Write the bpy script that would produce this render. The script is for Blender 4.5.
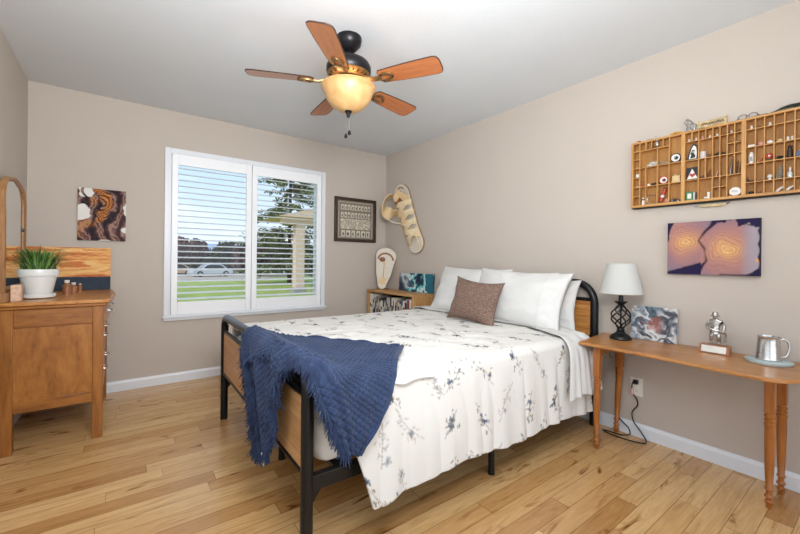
import bpy, bmesh, math, random
import numpy as np
from mathutils import Vector, Matrix, Euler
random.seed(7); RNG = np.random.default_rng(11)
PI = math.pi
for o in list(bpy.data.objects): bpy.data.objects.remove(o)
S = bpy.context.scene
COL = S.collection

# ------------------------------------------------------------------ camera, sky, lights, exposure
XR, XL, YB, YF, H = 2.694, -0.5672, 3.9265, -1.1, 2.44       # room: right, left, back, rear wall, ceiling
cd = bpy.data.cameras.new('camera'); cam = bpy.data.objects.new('camera', cd); COL.objects.link(cam)
cam.location = (0, 0, 1.1204)
cam.rotation_euler = (Matrix.Rotation(-0.6402, 4, 'Z') @ Matrix.Rotation(PI/2, 4, 'X') @ Matrix.Rotation(0.0107, 4, 'Z')).to_euler()
cd.sensor_width = 36; cd.lens = 375.1/800*36; cd.shift_y = -6.5/800; cd.clip_start = 0.02; cd.clip_end = 1500
S.camera = cam
S.view_settings.view_transform = 'Standard'; S.view_settings.look = 'None'
S.view_settings.exposure = 0.02; S.view_settings.gamma = 1; S.view_settings.use_curve_mapping = False

def lin(c):
    c = np.asarray(c, float)/255
    return np.where(c <= .04045, c/12.92, ((c+.055)/1.055)**2.4)
def RGB(r, g, b): return tuple(lin((r, g, b)))+(1,)

W = bpy.data.worlds.new('sky'); S.world = W; W.use_nodes = True
def build_sky():
    nt = W.node_tree; N, L = nt.nodes, nt.links
    bg = N['Background']; tc = N.new('ShaderNodeTexCoord'); sp = N.new('ShaderNodeSeparateXYZ')
    L.new(tc.outputs['Generated'], sp.inputs[0])
    rp = N.new('ShaderNodeValToRGB'); L.new(sp.outputs['Z'], rp.inputs[0])
    e = rp.color_ramp.elements
    e[0].position = 0.0; e[0].color = RGB(226, 237, 250)
    e[1].position = 1.0; e[1].color = RGB(120, 175, 235)
    m = e.new(.22); m.color = RGB(188, 216, 246)
    no = N.new('ShaderNodeTexNoise'); no.inputs['Scale'].default_value = 3.2; no.inputs['Detail'].default_value = 6
    mp = N.new('ShaderNodeMapping'); mp.inputs['Scale'].default_value = (1, 1, 3.5)
    L.new(tc.outputs['Generated'], mp.inputs[0]); L.new(mp.outputs[0], no.inputs[0])
    cr = N.new('ShaderNodeValToRGB'); L.new(no.outputs[0], cr.inputs[0])
    cr.color_ramp.elements[0].position = .5; cr.color_ramp.elements[1].position = .72
    cr.color_ramp.elements[1].color = (.6, .6, .6, 1)
    mx = N.new('ShaderNodeMix'); mx.data_type = 'RGBA'
    L.new(cr.outputs[0], mx.inputs[0]); L.new(rp.outputs[0], mx.inputs[6]); mx.inputs[7].default_value = (1, 1, 1, 1)
    L.new(mx.outputs[2], bg.inputs[0]); bg.inputs[1].default_value = 1.3
build_sky()

def light(name, kind, loc, aim, power, color=(1, 1, 1), **kw):
    l = bpy.data.lights.new(name, kind); l.energy = power; l.color = color
    for k, v in kw.items(): setattr(l, k, v)
    o = bpy.data.objects.new(name, l); COL.objects.link(o); o.location = loc
    if aim is not None: o.rotation_euler = (Vector(aim)-Vector(loc)).to_track_quat('-Z', 'Y').to_euler()
    return o
# sunlight over the garden (comes from the left, behind the house wall)
light('sun', 'SUN', (-20, 5, 20), (0, 14, 0), 2.6, (1, .95, .86), angle=.02)
# fill lights added to brighten the room, set in made-up left and rear openings
light('fill_from_left', 'AREA', (XL+.03, .55, 1.35), (XL+2, .75, 1.30), 5, (.97, .985, 1), shape='RECTANGLE', size=2.3, size_y=1.7)
light('fill_from_rear', 'AREA', (.9, YF+.06, 1.45), (1.1, 2.0, 1.6), 17, (.99, .99, 1), shape='RECTANGLE', size=2.6, size_y=1.8)
# added fill lights near the camera, standing in for a bounced flash
light('flash_fill', 'AREA', (.40, .30, 1.72), (.66, 2.2, 2.35), 26, (.955, .98, 1), shape='DISK', size=.8)

light('ceiling_fill', 'AREA', (.35, .15, 1.80), (1.1, 2.2, 3.2), 42, (.95, .975, 1), shape='DISK', size=.7)  # second added fill, tilted up at the ceiling

# ------------------------------------------------------------------ node materials
MATS = {}
def newmat(name):
    m = bpy.data.materials.new(name); m.use_nodes = True
    return m, m.node_tree.nodes, m.node_tree.links, m.node_tree.nodes['Principled BSDF']
def texco(N, L, scale=(1, 1, 1), out='Object', rot=(0, 0, 0)):
    t = N.new('ShaderNodeTexCoord'); mp = N.new('ShaderNodeMapping')
    mp.inputs['Scale'].default_value = scale; mp.inputs['Rotation'].default_value = rot
    L.new(t.outputs[out], mp.inputs[0]); return mp.outputs[0]
def noise(N, L, vec, scale, detail=4, rough=.5, dist=0):
    n = N.new('ShaderNodeTexNoise'); n.inputs['Scale'].default_value = scale; n.inputs['Detail'].default_value = detail
    n.inputs['Roughness'].default_value = rough; n.inputs['Distortion'].default_value = dist
    L.new(vec, n.inputs['Vector']); return n
def ramp(N, L, fac, stops):
    r = N.new('ShaderNodeValToRGB'); L.new(fac, r.inputs[0]); e = r.color_ramp.elements
    e[0].position, e[0].color = stops[0]; e[1].position, e[1].color = stops[-1]
    for p, c in stops[1:-1]:
        x = e.new(p); x.color = c
    return r.outputs[0]
def bump(N, L, b, height, strength=.3, dist=.002):
    n = N.new('ShaderNodeBump'); n.inputs['Strength'].default_value = strength; n.inputs['Distance'].default_value = dist
    L.new(height, n.inputs['Height']); L.new(n.outputs[0], b.inputs['Normal'])
def plain(name, rgb, rough=.5, metal=0, var=.06, scale=30, bmp=0, bscale=200, spec=.5, coat=0):
    """one colour with a slight mottling, optional fine bump"""
    if name in MATS: return MATS[name]
    m, N, L, b = newmat(name)
    v = texco(N, L); n = noise(N, L, v, scale, 3)
    c = np.array(RGB(*rgb)); lo = tuple(np.clip(c*(1-var), 0, 1)[:3])+(1,); hi = tuple(np.clip(c*(1+var), 0, 1)[:3])+(1,)
    L.new(ramp(N, L, n.outputs[0], [(.3, lo), (.7, hi)]), b.inputs['Base Color'])
    b.inputs['Roughness'].default_value = rough; b.inputs['Metallic'].default_value = metal
    b.inputs['Specular IOR Level'].default_value = spec
    if coat: b.inputs['Coat Weight'].default_value = coat; b.inputs['Coat Roughness'].default_value = .1
    if bmp:
        n2 = noise(N, L, v, bscale, 3); bump(N, L, b, n2.outputs[0], bmp, .002)
    MATS[name] = m; return m
def wood(name, dark, mid, light_, axis='X', scale=6, stretch=14, rough=.42, coat=0., knots=False, spec=.5):
    if name in MATS: return MATS[name]
    m, N, L, b = newmat(name)
    sc = [stretch]*3; sc['XYZ'.index(axis)] = 1.0
    v = texco(N, L, tuple(sc))
    n1 = noise(N, L, v, scale*.35, 6, .62, 1.2); n2 = noise(N, L, v, scale*2.2, 5, .6)
    mx = N.new('ShaderNodeMix'); mx.data_type = 'FLOAT'; mx.inputs[0].default_value = .35
    L.new(n1.outputs[0], mx.inputs[2]); L.new(n2.outputs[0], mx.inputs[3])
    c = ramp(N, L, mx.outputs[0], [(.3, RGB(*dark)), (.48, RGB(*mid)), (.68, RGB(*light_))])
    if knots:
        v2 = texco(N, L, tuple(3 if s > 1 else 1.6 for s in sc)); vo = N.new('ShaderNodeTexVoronoi'); vo.inputs['Scale'].default_value = 1.7
        L.new(v2, vo.inputs['Vector'])
        k = ramp(N, L, vo.outputs['Distance'], [(.03, (1, 1, 1, 1)), (.16, (0, 0, 0, 1))])
        mm = N.new('ShaderNodeMix'); mm.data_type = 'RGBA'; L.new(k, mm.inputs[0]); L.new(c, mm.inputs[6])
        mm.inputs[7].default_value = tuple(x*.45 for x in RGB(*dark)[:3])+(1,); c = mm.outputs[2]
    L.new(c, b.inputs['Base Color']); b.inputs['Roughness'].default_value = rough
    b.inputs['Specular IOR Level'].default_value = spec
    if coat: b.inputs['Coat Weight'].default_value = coat; b.inputs['Coat Roughness'].default_value = .15
    bump(N, L, b, mx.outputs[0], .12, .002)
    MATS[name] = m; return m
def vcol(name, rough=.6, bmp=.15, bscale=500, spec=.3):
    """colour laid down per vertex (paint on canvas, printed cloth)"""
    if name in MATS: return MATS[name]
    m, N, L, b = newmat(name)
    a = N.new('ShaderNodeVertexColor'); a.layer_name = 'Col'; L.new(a.outputs[0], b.inputs['Base Color'])
    b.inputs['Roughness'].default_value = rough; b.inputs['Specular IOR Level'].default_value = spec
    if bmp: bump(N, L, b, noise(N, L, texco(N, L), bscale, 2).outputs[0], bmp, .001)
    MATS[name] = m; return m

M_wall = plain('wall_paint', (194, 183, 172), .85, var=.012, scale=3, bmp=.25, bscale=130, spec=.25)
M_ceil = plain('ceiling_paint', (217, 221, 224), .9, var=.01, scale=4, bmp=.6, bscale=75, spec=.2)
M_trim = plain('white_trim', (226, 229, 233), .38, var=.01)
M_black = plain('black_metal', (24, 24, 25), .33, .3, var=.1)
M_dbronze = plain('dark_bronze', (34, 33, 36), .35, .6, var=.15)
M_brass = plain('antique_brass', (150, 122, 84), .48, .9, var=.12)
M_white = plain('white_ceramic', (226, 226, 222), .3, var=.01, coat=.3)
M_silver = plain('pewter', (205, 203, 200), .27, 1, var=.08, scale=60)
M_sheet = plain('white_cotton', (216, 214, 210), .85, var=.012, bmp=.15, bscale=500, spec=.15)

def floor_material():
    m, N, L, b = newmat('oak_plank_floor')
    t = N.new('ShaderNodeTexCoord'); sp = N.new('ShaderNodeSeparateXYZ'); L.new(t.outputs['Object'], sp.inputs[0])
    def mth(op, a, c=None, d=None):
        n = N.new('ShaderNodeMath'); n.operation = op
        for i, x in enumerate((a, c, d)):
            if x is None: continue
            if isinstance(x, (int, float)): n.inputs[i].default_value = x
            else: L.new(x, n.inputs[i])
        return n.outputs[0]
    PW, PL = .0905, .95
    row = mth('DIVIDE', sp.outputs['Y'], PW); ri = mth('FLOOR', row); rf = mth('FRACT', row)
    wn = N.new('ShaderNodeTexWhiteNoise'); wn.noise_dimensions = '1D'; L.new(ri, wn.inputs['W'])
    xo = mth('ADD', mth('DIVIDE', sp.outputs['X'], PL), mth('MULTIPLY', wn.outputs['Value'], 7.3))
    # uneven lengths: warp the running coordinate a little per row
    xo = mth('ADD', xo, mth('MULTIPLY', mth('SINE', mth('MULTIPLY', xo, 2.1)), .22))
    xi = mth('FLOOR', xo); xf = mth('FRACT', xo)
    cb = N.new('ShaderNodeCombineXYZ'); L.new(ri, cb.inputs[0]); L.new(xi, cb.inputs[1])
    w2 = N.new('ShaderNodeTexWhiteNoise'); w2.noise_dimensions = '2D'; L.new(cb.outputs[0], w2.inputs['Vector'])
    tone = w2.outputs['Value']
    base = ramp(N, L, tone, [(0, RGB(186, 138, 84)), (.25, RGB(212, 168, 112)), (.6, RGB(226, 186, 132)), (.85, RGB(214, 172, 117)), (1, RGB(196, 148, 92))])
    # grain, shifted per plank
    off = N.new('ShaderNodeVectorMath'); off.operation = 'MULTIPLY_ADD'
    L.new(w2.outputs['Color'], off.inputs[0]); off.inputs[1].default_value = (40, 40, 40); L.new(t.outputs['Object'], off.inputs[2])
    mp = N.new('ShaderNodeMapping'); mp.inputs['Scale'].default_value = (1.3, 15, 1); L.new(off.outputs[0], mp.inputs[0])
    g1 = noise(N, L, mp.outputs[0], 2.2, 7, .62, 1.3)
    g2 = noise(N, L, mp.outputs[0], 9, 4, .6)
    gr = ramp(N, L, g1.outputs[0], [(.30, (.62, .54, .45, 1)), (.43, (.9, .87, .83, 1)), (.6, (1, 1, 1, 1)), (.75, (1.04, 1.03, 1.0, 1))])
    gf = ramp(N, L, g2.outputs[0], [(.35, (.92, .9, .87, 1)), (.6, (1, 1, 1, 1))])
    # knots and mineral streaks
    mp2 = N.new('ShaderNodeMapping'); mp2.inputs['Scale'].default_value = (2.6, 9, 1); L.new(off.outputs[0], mp2.inputs[0])
    k1 = noise(N, L, mp2.outputs[0], 1.5, 3, .55, .6)
    kr = ramp(N, L, k1.outputs[0], [(.275, (.32, .21, .13, 1)), (.335, (.8, .72, .62, 1)), (.37, (1, 1, 1, 1))])
    def mul(a, c, f=1.0):
        n = N.new('ShaderNodeMix'); n.data_type = 'RGBA'; n.blend_type = 'MULTIPLY'; n.inputs[0].default_value = f
        L.new(a, n.inputs[6]); L.new(c, n.inputs[7]); return n.outputs[2]
    col = mul(mul(mul(base, gr), gf), kr)
    # joints
    ey = mth('MULTIPLY', mth('MINIMUM', rf, mth('SUBTRACT', 1, rf)), PW)
    ex = mth('MULTIPLY', mth('MINIMUM', xf, mth('SUBTRACT', 1, xf)), PL)
    ed = mth('MINIMUM', ey, ex)
    jr = ramp(N, L, mth('MULTIPLY', ed, 300), [(.2, (.36, .25, .16, 1)), (.55, (1, 1, 1, 1))])
    col = mul(col, jr, .85)
    L.new(col, b.inputs['Base Color'])
    rr = ramp(N, L, g2.outputs[0], [(.3, (.19,)*3+(1,)), (.7, (.28,)*3+(1,))]); L.new(rr, b.inputs['Roughness'])
    b.inputs['Specular IOR Level'].default_value = .5
    hsum = mth('ADD', mth('MULTIPLY', jr, .8), mth('MULTIPLY', g1.outputs[0], .25))
    bump(N, L, b, hsum, .25, .0015)
    return m

# ------------------------------------------------------------------ object helpers
def link(o): COL.objects.link(o); return o
def thing(name, label, cat, loc=(0, 0, 0), rotz=0, group=None):
    o = link(bpy.data.objects.new(name, None)); o.empty_display_size = .05
    o.location = loc; o.rotation_euler = (0, 0, rotz)
    o['label'] = label; o['category'] = cat
    if group: o['group'] = group
    return o
def tag(o, label, cat, group=None):
    o['label'] = label; o['category'] = cat
    if group: o['group'] = group
    return o
def obj(name, bm, mat, parent=None, smooth=True, bev=0, sub=0, angle=40, solid=0):
    me = bpy.data.meshes.new(name)
    if isinstance(bm, bmesh.types.BMesh):
        bmesh.ops.recalc_face_normals(bm, faces=bm.faces[:])
        bm.to_mesh(me); bm.free()
    else: me = bm
    for mt in (mat if isinstance(mat, (list, tuple)) else [mat]): me.materials.append(mt)
    o = link(bpy.data.objects.new(name, me))
    if parent is not None: o.parent = parent
    if smooth:
        me.polygons.foreach_set('use_smooth', [True]*len(me.polygons))
        if not sub:
            me.set_sharp_from_angle(angle=math.radians(angle))
    if solid:
        md = o.modifiers.new('solid', 'SOLIDIFY'); md.thickness = solid; md.offset = 0
    if bev:
        md = o.modifiers.new('bevel', 'BEVEL'); md.width = bev; md.segments = 2; md.limit_method = 'ANGLE'; md.angle_limit = math.radians(50)
    if sub:
        md = o.modifiers.new('sub', 'SUBSURF'); md.levels = sub; md.render_levels = sub
    return o
def struct(name, bm, mat, parent=None, **k):
    k.setdefault('smooth', False)
    o = obj(name, bm, mat, parent, **k)
    if parent is None: o['kind'] = 'structure'
    return o
def B(): return bmesh.new()
def box(bm, lo, hi, M=None):
    vs = [bm.verts.new((x, y, z)) for x in (lo[0], hi[0]) for y in (lo[1], hi[1]) for z in (lo[2], hi[2])]
    if M is not None:
        for v in vs: v.co = M @ v.co
    for f in ((0, 1, 3, 2), (4, 6, 7, 5), (0, 4, 5, 1), (2, 3, 7, 6), (0, 2, 6, 4), (1, 5, 7, 3)):
        bm.faces.new([vs[i] for i in f])
    return bm
def bx(*a): return box(B(), *a)
def lathe(bm, prof, n=32, c=(0, 0, 0), M=None, cap=True):
    """prof: list of (radius, z)"""
    rings = []
    for r, z in prof:
        rings.append([bm.verts.new((c[0]+r*math.cos(2*PI*i/n), c[1]+r*math.sin(2*PI*i/n), c[2]+z)) for i in range(n)])
    for a, b_ in zip(rings, rings[1:]):
        for i in range(n): bm.faces.new((a[i], a[(i+1) % n], b_[(i+1) % n], b_[i]))
    if cap:
        if prof[0][0] > 1e-5: bm.faces.new(rings[0][::-1])
        if prof[-1][0] > 1e-5: bm.faces.new(rings[-1])
    if M is not None:
        for r in rings:
            for v in r: v.co = M @ v.co
    return bm
def tube(bm, pts, r, n=10, closed=False, cap=True):
    pts = [Vector(p) for p in pts]; rs = r if isinstance(r, (list, tuple)) else [r]*len(pts)
    rings = []; prev = None
    for i, p in enumerate(pts):
        if closed: d = pts[(i+1) % len(pts)]-pts[i-1]
        else: d = pts[min(i+1, len(pts)-1)]-pts[max(i-1, 0)]
        d.normalize()
        if prev is None:
            u = d.orthogonal().normalized()
        else:
            u = prev-d*prev.dot(d); u = u.normalized() if u.length > 1e-6 else d.orthogonal().normalized()
        prev = u; w = d.cross(u)
        rings.append([bm.verts.new(p+(u*math.cos(2*PI*k/n)+w*math.sin(2*PI*k/n))*rs[i]) for k in range(n)])
    m = len(rings)
    for i in range(m if closed else m-1):
        a, b_ = rings[i], rings[(i+1) % m]
        for k in range(n): bm.faces.new((a[k], a[(k+1) % n], b_[(k+1) % n], b_[k]))
    if cap and not closed:
        bm.faces.new(rings[0][::-1]); bm.faces.new(rings[-1])
    return bm
def smoothpath(pts, k=6):
    """Catmull-Rom through points"""
    P = [np.array(p, float) for p in pts]; P = [2*P[0]-P[1]]+P+[2*P[-1]-P[-2]]; out = []
    for i in range(1, len(P)-2):
        for j in range(k):
            t = j/k; a, b_, c, d = P[i-1:i+3]
            out.append(tuple(.5*((2*b_)+(c-a)*t+(2*a-5*b_+4*c-d)*t*t+(-a+3*b_-3*c+d)*t**3)))
    out.append(tuple(P[-2])); return out
def prism(bm, outline, a, b_, axis='Z'):
    """extrude a 2D outline between a and b_ along axis"""
    def p(u, v, w): return {'Z': (u, v, w), 'X': (w, u, v), 'Y': (u, w, v)}[axis]
    lo = [bm.verts.new(p(u, v, a)) for u, v in outline]; hi = [bm.verts.new(p(u, v, b_)) for u, v in outline]
    n = len(outline)
    bm.faces.new(lo[::-1]); bm.faces.new(hi)
    for i in range(n): bm.faces.new((lo[i], lo[(i+1) % n], hi[(i+1) % n], hi[i]))
    return bm
def blob(bm, c, r, jit=.15, sub=2, seed=0, M=None):
    rr = random.Random(seed)
    g = bmesh.ops.create_icosphere(bm, subdivisions=sub, radius=1)
    for v in g['verts']:
        k = 1+rr.uniform(-jit, jit); q = Vector((v.co.x*r[0]*k, v.co.y*r[1]*k, v.co.z*r[2]*k))
        v.co = (M @ q if M is not None else q)+Vector(c)
    return bm
def copy_tree(o, parent=None):
    c = o.copy(); COL.objects.link(c)
    if parent is not None: c.parent = parent
    for ch in list(o.children): copy_tree(ch, c)
    return c
# value noise
def vnoise(x, y, seed=0):
    x = np.asarray(x, float); y = np.asarray(y, float)
    xi = np.floor(x).astype(int); yi = np.floor(y).astype(int); xf = x-xi; yf = y-yi
    def h(a, b_):
        n = (a*374761393+b_*668265263+seed*1442695041) & 0xffffffff
        n = ((n ^ (n >> 13))*1274126177) & 0xffffffff
        return ((n ^ (n >> 16)) & 0xffff)/65535.
    u = xf*xf*(3-2*xf); v = yf*yf*(3-2*yf)
    return (h(xi, yi)*(1-u)+h(xi+1, yi)*u)*(1-v)+(h(xi, yi+1)*(1-u)+h(xi+1, yi+1)*u)*v
def fbm(x, y, seed=0, oct=4):
    t = 0; a = .5
    for i in range(oct): t = t+a*vnoise(x*2**i, y*2**i, seed+i*17); a *= .5
    return t/(1-.5**oct)
def gridmesh(name, P, colors=None, uv=None, closed_u=False):
    """P: (nu,nv,3)"""
    nu, nv = P.shape[:2]
    me = bpy.data.meshes.new(name)
    idx = np.arange(nu*nv).reshape(nu, nv)
    q = np.stack([idx[:-1, :-1], idx[1:, :-1], idx[1:, 1:], idx[:-1, 1:]], -1).reshape(-1, 4)
    me.from_pydata(P.reshape(-1, 3).tolist(), [], q.tolist())
    if colors is not None:
        at = me.color_attributes.new('Col', 'FLOAT_COLOR', 'POINT')
        c = np.ones((nu*nv, 4)); c[:, :3] = colors.reshape(-1, 3); at.data.foreach_set('color', c.ravel())
    if uv is not None:
        l = me.uv_layers.new(name='UV'); vi = np.zeros(len(me.loops), int); me.loops.foreach_get('vertex_index', vi)
        l.data.foreach_set('uv', uv.reshape(-1, 2)[vi].ravel())
    me.update(); return me
def rampc(t, stops):
    """numpy colour ramp, sRGB stops -> linear"""
    xs = [s[0] for s in stops]; cs = np.array([lin(s[1]) for s in stops])
    return np.stack([np.interp(t, xs, cs[:, i]) for i in range(3)], -1)

# ================================================================== the room
T = .14
struct('floor', bx((XL-T, YF-T, -.05), (XR+T, YB+T, 0)), floor_material())
struct('ceiling', bx((XL-T, YF-T, H), (XR+T, YB+T, H+.12)), M_ceil)
WX0, WX1, WZ0, WZ1 = .345, 1.815, .60, 2.07                    # opening of the window in the far wall
def wall_with_hole(axis, at0, at1, a0, a1, h0, h1, z0, z1):
    bm = B()
    def seg(u0, u1, za, zb):
        if axis == 'Y': box(bm, (u0, at0, za), (u1, at1, zb))
        else: box(bm, (at0, u0, za), (at1, u1, zb))
    seg(a0, h0, 0, H); seg(h1, a1, 0, H)
    if z0 > 0: seg(h0, h1, 0, z0)
    seg(h0, h1, z1, H)
    return bm
# unseen slab added to keep the sun out of the left opening
struct('sun_blocker', bx((XL-T-3.2, YF-3, H+.02), (XL-T-.01, YB+1.2, H+.16)), M_trim)
struct('wall_back', wall_with_hole('Y', YB, YB+T, XL-T, XR+T, WX0, WX1, WZ0, WZ1), M_wall)
struct('wall_right', bx((XR, YF, 0), (XR+T, YB, H)), M_wall)
struct('wall_left', wall_with_hole('X', XL-T, XL, YF, YB, -.6, 1.7, .5, 2.2), M_wall)
struct('wall_rear', wall_with_hole('Y', YF-T, YF, XL-T, XR+T, -.4, 2.2, 0, 2.25), M_wall)
def baseboard(name, a, b_, n):
    """moulded skirting from a to b_ (floor points on the wall), n = into the room"""
    a, b_, n = Vector(a), Vector(b_), Vector(n)
    prof = [(0, 0), (.013, 0), (.013, .066), (.010, .073), (.006, .079), (.004, .086), (0, .086)]
    bm = B(); r = [[bm.verts.new(p+n*u+Vector((0, 0, v))) for u, v in prof] for p in (a, b_)]
    for i in range(len(prof)): j = (i+1) % len(prof); bm.faces.new((r[0][i], r[0][j], r[1][j], r[1][i]))
    bm.faces.new(r[0]); bm.faces.new(r[1][::-1])
    struct(name, bm, M_trim)
baseboard('baseboard_back', (XL, YB, 0), (XR, YB, 0), (0, -1, 0))
baseboard('baseboard_right', (XR, YF, 0), (XR, YB-.013, 0), (-1, 0, 0))
baseboard('baseboard_left', (XL, YF, 0), (XL, YB-.013, 0), (1, 0, 0))

# ---- window in the far wall: casing, sill, sash, panes
def window():
    bm = B(); y0 = YB-.022
    box(bm, (.307, y0, .60), (WX0+.004, YB, 2.105)); box(bm, (WX1-.004, y0, .60), (1.852, YB, 2.105))
    box(bm, (WX0+.004, y0, WZ1-.004), (WX1-.004, YB, 2.105))
    w = struct('window_1', bm, M_trim, bev=.004)
    bm = B(); box(bm, (.297, YB-.050, .584), (1.866, YB, .603)); box(bm, (.307, YB-.030, .560), (1.856, YB, .584))
    struct('window_sill', bm, M_trim, w, bev=.004)
    bm = B()                                                    # step lining inside the casing
    for x0, x1 in ((WX0, WX0+.012), (WX1-.012, WX1)): box(bm, (x0, YB-.03, WZ0), (x1, YB+T, WZ1))
    box(bm, (WX0+.012, YB-.03, WZ1-.012), (WX1-.012, YB+T, WZ1)); box(bm, (WX0+.012, YB-.03, WZ0), (WX1-.012, YB+T, WZ0+.012))
    struct('window_lining', bm, M_trim, w)
    bm = B(); ya, yb = YB+.085, YB+.12
    xm = (WX0+WX1)/2
    for x0, x1 in ((WX0+.012, WX0+.045), (xm-.02, xm+.02), (WX1-.045, WX1-.012)): box(bm, (x0, ya, WZ0+.012), (x1, yb, WZ1-.012))
    for z0, z1 in ((WZ0+.012, WZ0+.05), (WZ1-.045, WZ1-.012)):
        box(bm, (WX0+.045, ya, z0), (xm-.02, yb, z1)); box(bm, (xm+.02, ya, z0), (WX1-.045, yb, z1))
    struct('window_sash', bm, M_trim, w)
    m, N, L, b = newmat('window_glass')
    N.remove(b); tr = N.new('ShaderNodeBsdfTransparent'); gl = N.new('ShaderNodeBsdfGlossy'); gl.inputs['Roughness'].default_value = .02
    fr = N.new('ShaderNodeFresnel'); fr.inputs[0].default_value = 1.45; mx = N.new('ShaderNodeMixShader')
    tr.inputs[0].default_value = (.97, .985, .98, 1)
    L.new(fr.outputs[0], mx.inputs[0]); L.new(tr.outputs[0], mx.inputs[1]); L.new(gl.outputs[0], mx.inputs[2])
    L.new(mx.outputs[0], N['Material Output'].inputs[0])
    for x0, x1 in ((WX0+.045, xm-.02), (xm+.02, WX1-.045)):
        bm = B(); vs = [bm.verts.new(p) for p in ((x0, YB+.1, WZ0+.05), (x1, YB+.1, WZ0+.05), (x1, YB+.1, WZ1-.045), (x0, YB+.1, WZ1-.045))]; bm.faces.new(vs)
        struct('window_pane', bm, m, w)
window()
def opening_trim(name, bm): return struct(name, bm, M_trim, bev=.004)
bm = B(); box(bm, (XL, -.67, .5), (XL+.02, -.6, 2.27)); box(bm, (XL, 1.7, .5), (XL+.02, 1.77, 2.27)); box(bm, (XL, -.6, 2.2), (XL+.02, 1.7, 2.27)); box(bm, (XL, -.69, .46), (XL+.04, 1.79, .5))
opening_trim('left_fill_opening', bm)  # trim of a made-up opening that holds the left fill light
bm = B(); box(bm, (-.47, YF, 0), (-.4, YF+.02, 2.32)); box(bm, (2.2, YF, 0), (2.27, YF+.02, 2.32)); box(bm, (-.4, YF, 2.25), (2.2, YF+.02, 2.32))
opening_trim('rear_fill_opening', bm)  # made-up opening behind the camera, added for the rear fill light

# ---- plantation shutter panels
M_shut = plain('shutter_white', (244, 245, 247), .4, var=.008)
def shutter(x0, x1, label, hinge_x):
    t = thing('shutter_panel', label, 'window shutter', (x0, YB-.012, .612), group='plantation shutter panels')
    w = x1-x0; h = 2.058-.612; st = .05; zb, zt = .112, h-.098
    bm = B()
    for a, b_ in ((0, st), (w-st, w)): box(bm, (a, -.014, 0), (b_, .014, h))
    box(bm, (st, -.014, 0), (w-st, .014, zb)); box(bm, (st, -.014, zt), (w-st, .014, h))
    obj('frame', bm, M_shut, t, bev=.003)
    n = 23; me = None
    for i in range(n):
        z = zb+(zt-zb)*(i+.5)/n
        if me is None:
            pr = [(.0315*math.cos(a), .0050*math.sin(a)) for a in np.linspace(0, 2*PI, 15)[:-1]]
            bm = prism(B(), pr, st+.003, w-st-.003, 'X')
            o = obj('louver', bm, M_shut, t); me = o.data
        else:
            o = link(bpy.data.objects.new('louver', me)); o.parent = t
        o.location = (0, 0, z); o.rotation_euler = (math.radians(9), 0, 0)
    for z in (.16, .5*h, h-.16):
        obj('hinge', bx((hinge_x-.006, -.019, z-.032), (hinge_x+.006, -.0135, z+.032)), M_shut, t)
    return t
shutter(.361, 1.047, 'white louvred shutter panel on the left half of the window, lawn and cars behind', .012)
shutter(1.053, 1.799, 'white louvred shutter panel on the right half of the window, spruce and porch behind', .734)

# ================================================================== outside
K = 1.43                                                        # the garden falls away a little below the floor
GZ = 1.12-1.47*K
M_lawn = plain('lawn_grass', (150, 164, 70), .9, var=.2, scale=1.2, bmp=.5, bscale=40)
struct('lawn', bx((-60, YB+T+.02, GZ-.3), (140, 30.5*K, GZ)), M_lawn)
struct('driveway', bx((-60, 39, GZ), (13.5, 53, GZ+.02)), plain('concrete', (176, 160, 142), .9, var=.08, scale=2))
struct('far_ground', bx((-300, 30.5*K, GZ-.3), (600, 620, GZ)), plain('dry_ground', (128, 116, 96), .95, var=.25, scale=.3))
def ridge():
    n = 90; xs = np.linspace(-320, 520, n); P = np.zeros((n, 7, 3))
    top = 16+12*fbm(xs/90, xs*0, 3)+2.5*fbm(xs/16, xs*0, 9)
    for j, (dy, k) in enumerate(zip((0, 18, 36, 60, 84, 105, 130), (0, .45, .8, 1, .8, .4, 0))):
        P[:, j, 0] = xs*1.3; P[:, j, 1] = 520+dy+12*fbm(xs/30, xs*0+j, 5); P[:, j, 2] = GZ+top*k*(1+.12*(fbm(xs/20, xs*0+j*1.7, 8)-.5))
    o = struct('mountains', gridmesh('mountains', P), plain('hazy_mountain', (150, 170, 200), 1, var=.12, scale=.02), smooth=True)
ridge()
def leaf_cloud(bm, centers, size, n, flat=1.0):
    """n small leaf quads scattered round the given (x,y,z,r) puffs"""
    C = np.array(centers); pick = RNG.choice(len(C), n, p=C[:, 3]**2/np.sum(C[:, 3]**2))
    d = RNG.normal(size=(n, 3)); d /= np.linalg.norm(d, axis=1)[:, None]
    rad = C[pick, 3]*(RNG.random(n)**.4)
    p = C[pick, :3]+d*rad[:, None]*np.array([1, 1, flat])
    for q in p:
        s = size*random.uniform(.6, 1.4); e = Euler((random.uniform(0, 6), random.uniform(0, 6), random.uniform(0, 6))).to_matrix()
        vs = [bm.verts.new(Vector(q)+e @ Vector(v)*s) for v in ((-.5, -.22, 0), (.5, -.22, .06), (.5, .22, 0), (-.5, .22, .06))]
        bm.faces.new(vs)
def bush(name, label, cat, x, y, w, h, col, n=900, size=.22, group=None, trunk=True):
    t = thing(name, label, cat, (x, y, GZ), group=group)
    puffs = [(random.uniform(-w/2, w/2)*.75, random.uniform(-.3, .3)*w, random.uniform(.16, .78)*h, random.uniform(.24, .34)*min(h, w)) for _ in range(18)]
    bm = B(); leaf_cloud(bm, puffs, size, n); obj('foliage', bm, col, t, smooth=False)
    bm = B()
    for k in range(5): tube(bm, [(random.uniform(-.1, .1)*w, 0, 0), (random.uniform(-.25, .25)*w, random.uniform(-.1, .1), h*.4), (random.uniform(-.42, .42)*w, 0, h*.75)], [.07, .045, .02], 5)
    obj('stem', bm, M_bark, t)
M_bark = plain('bark', (92, 72, 58), .95, var=.25)
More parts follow.
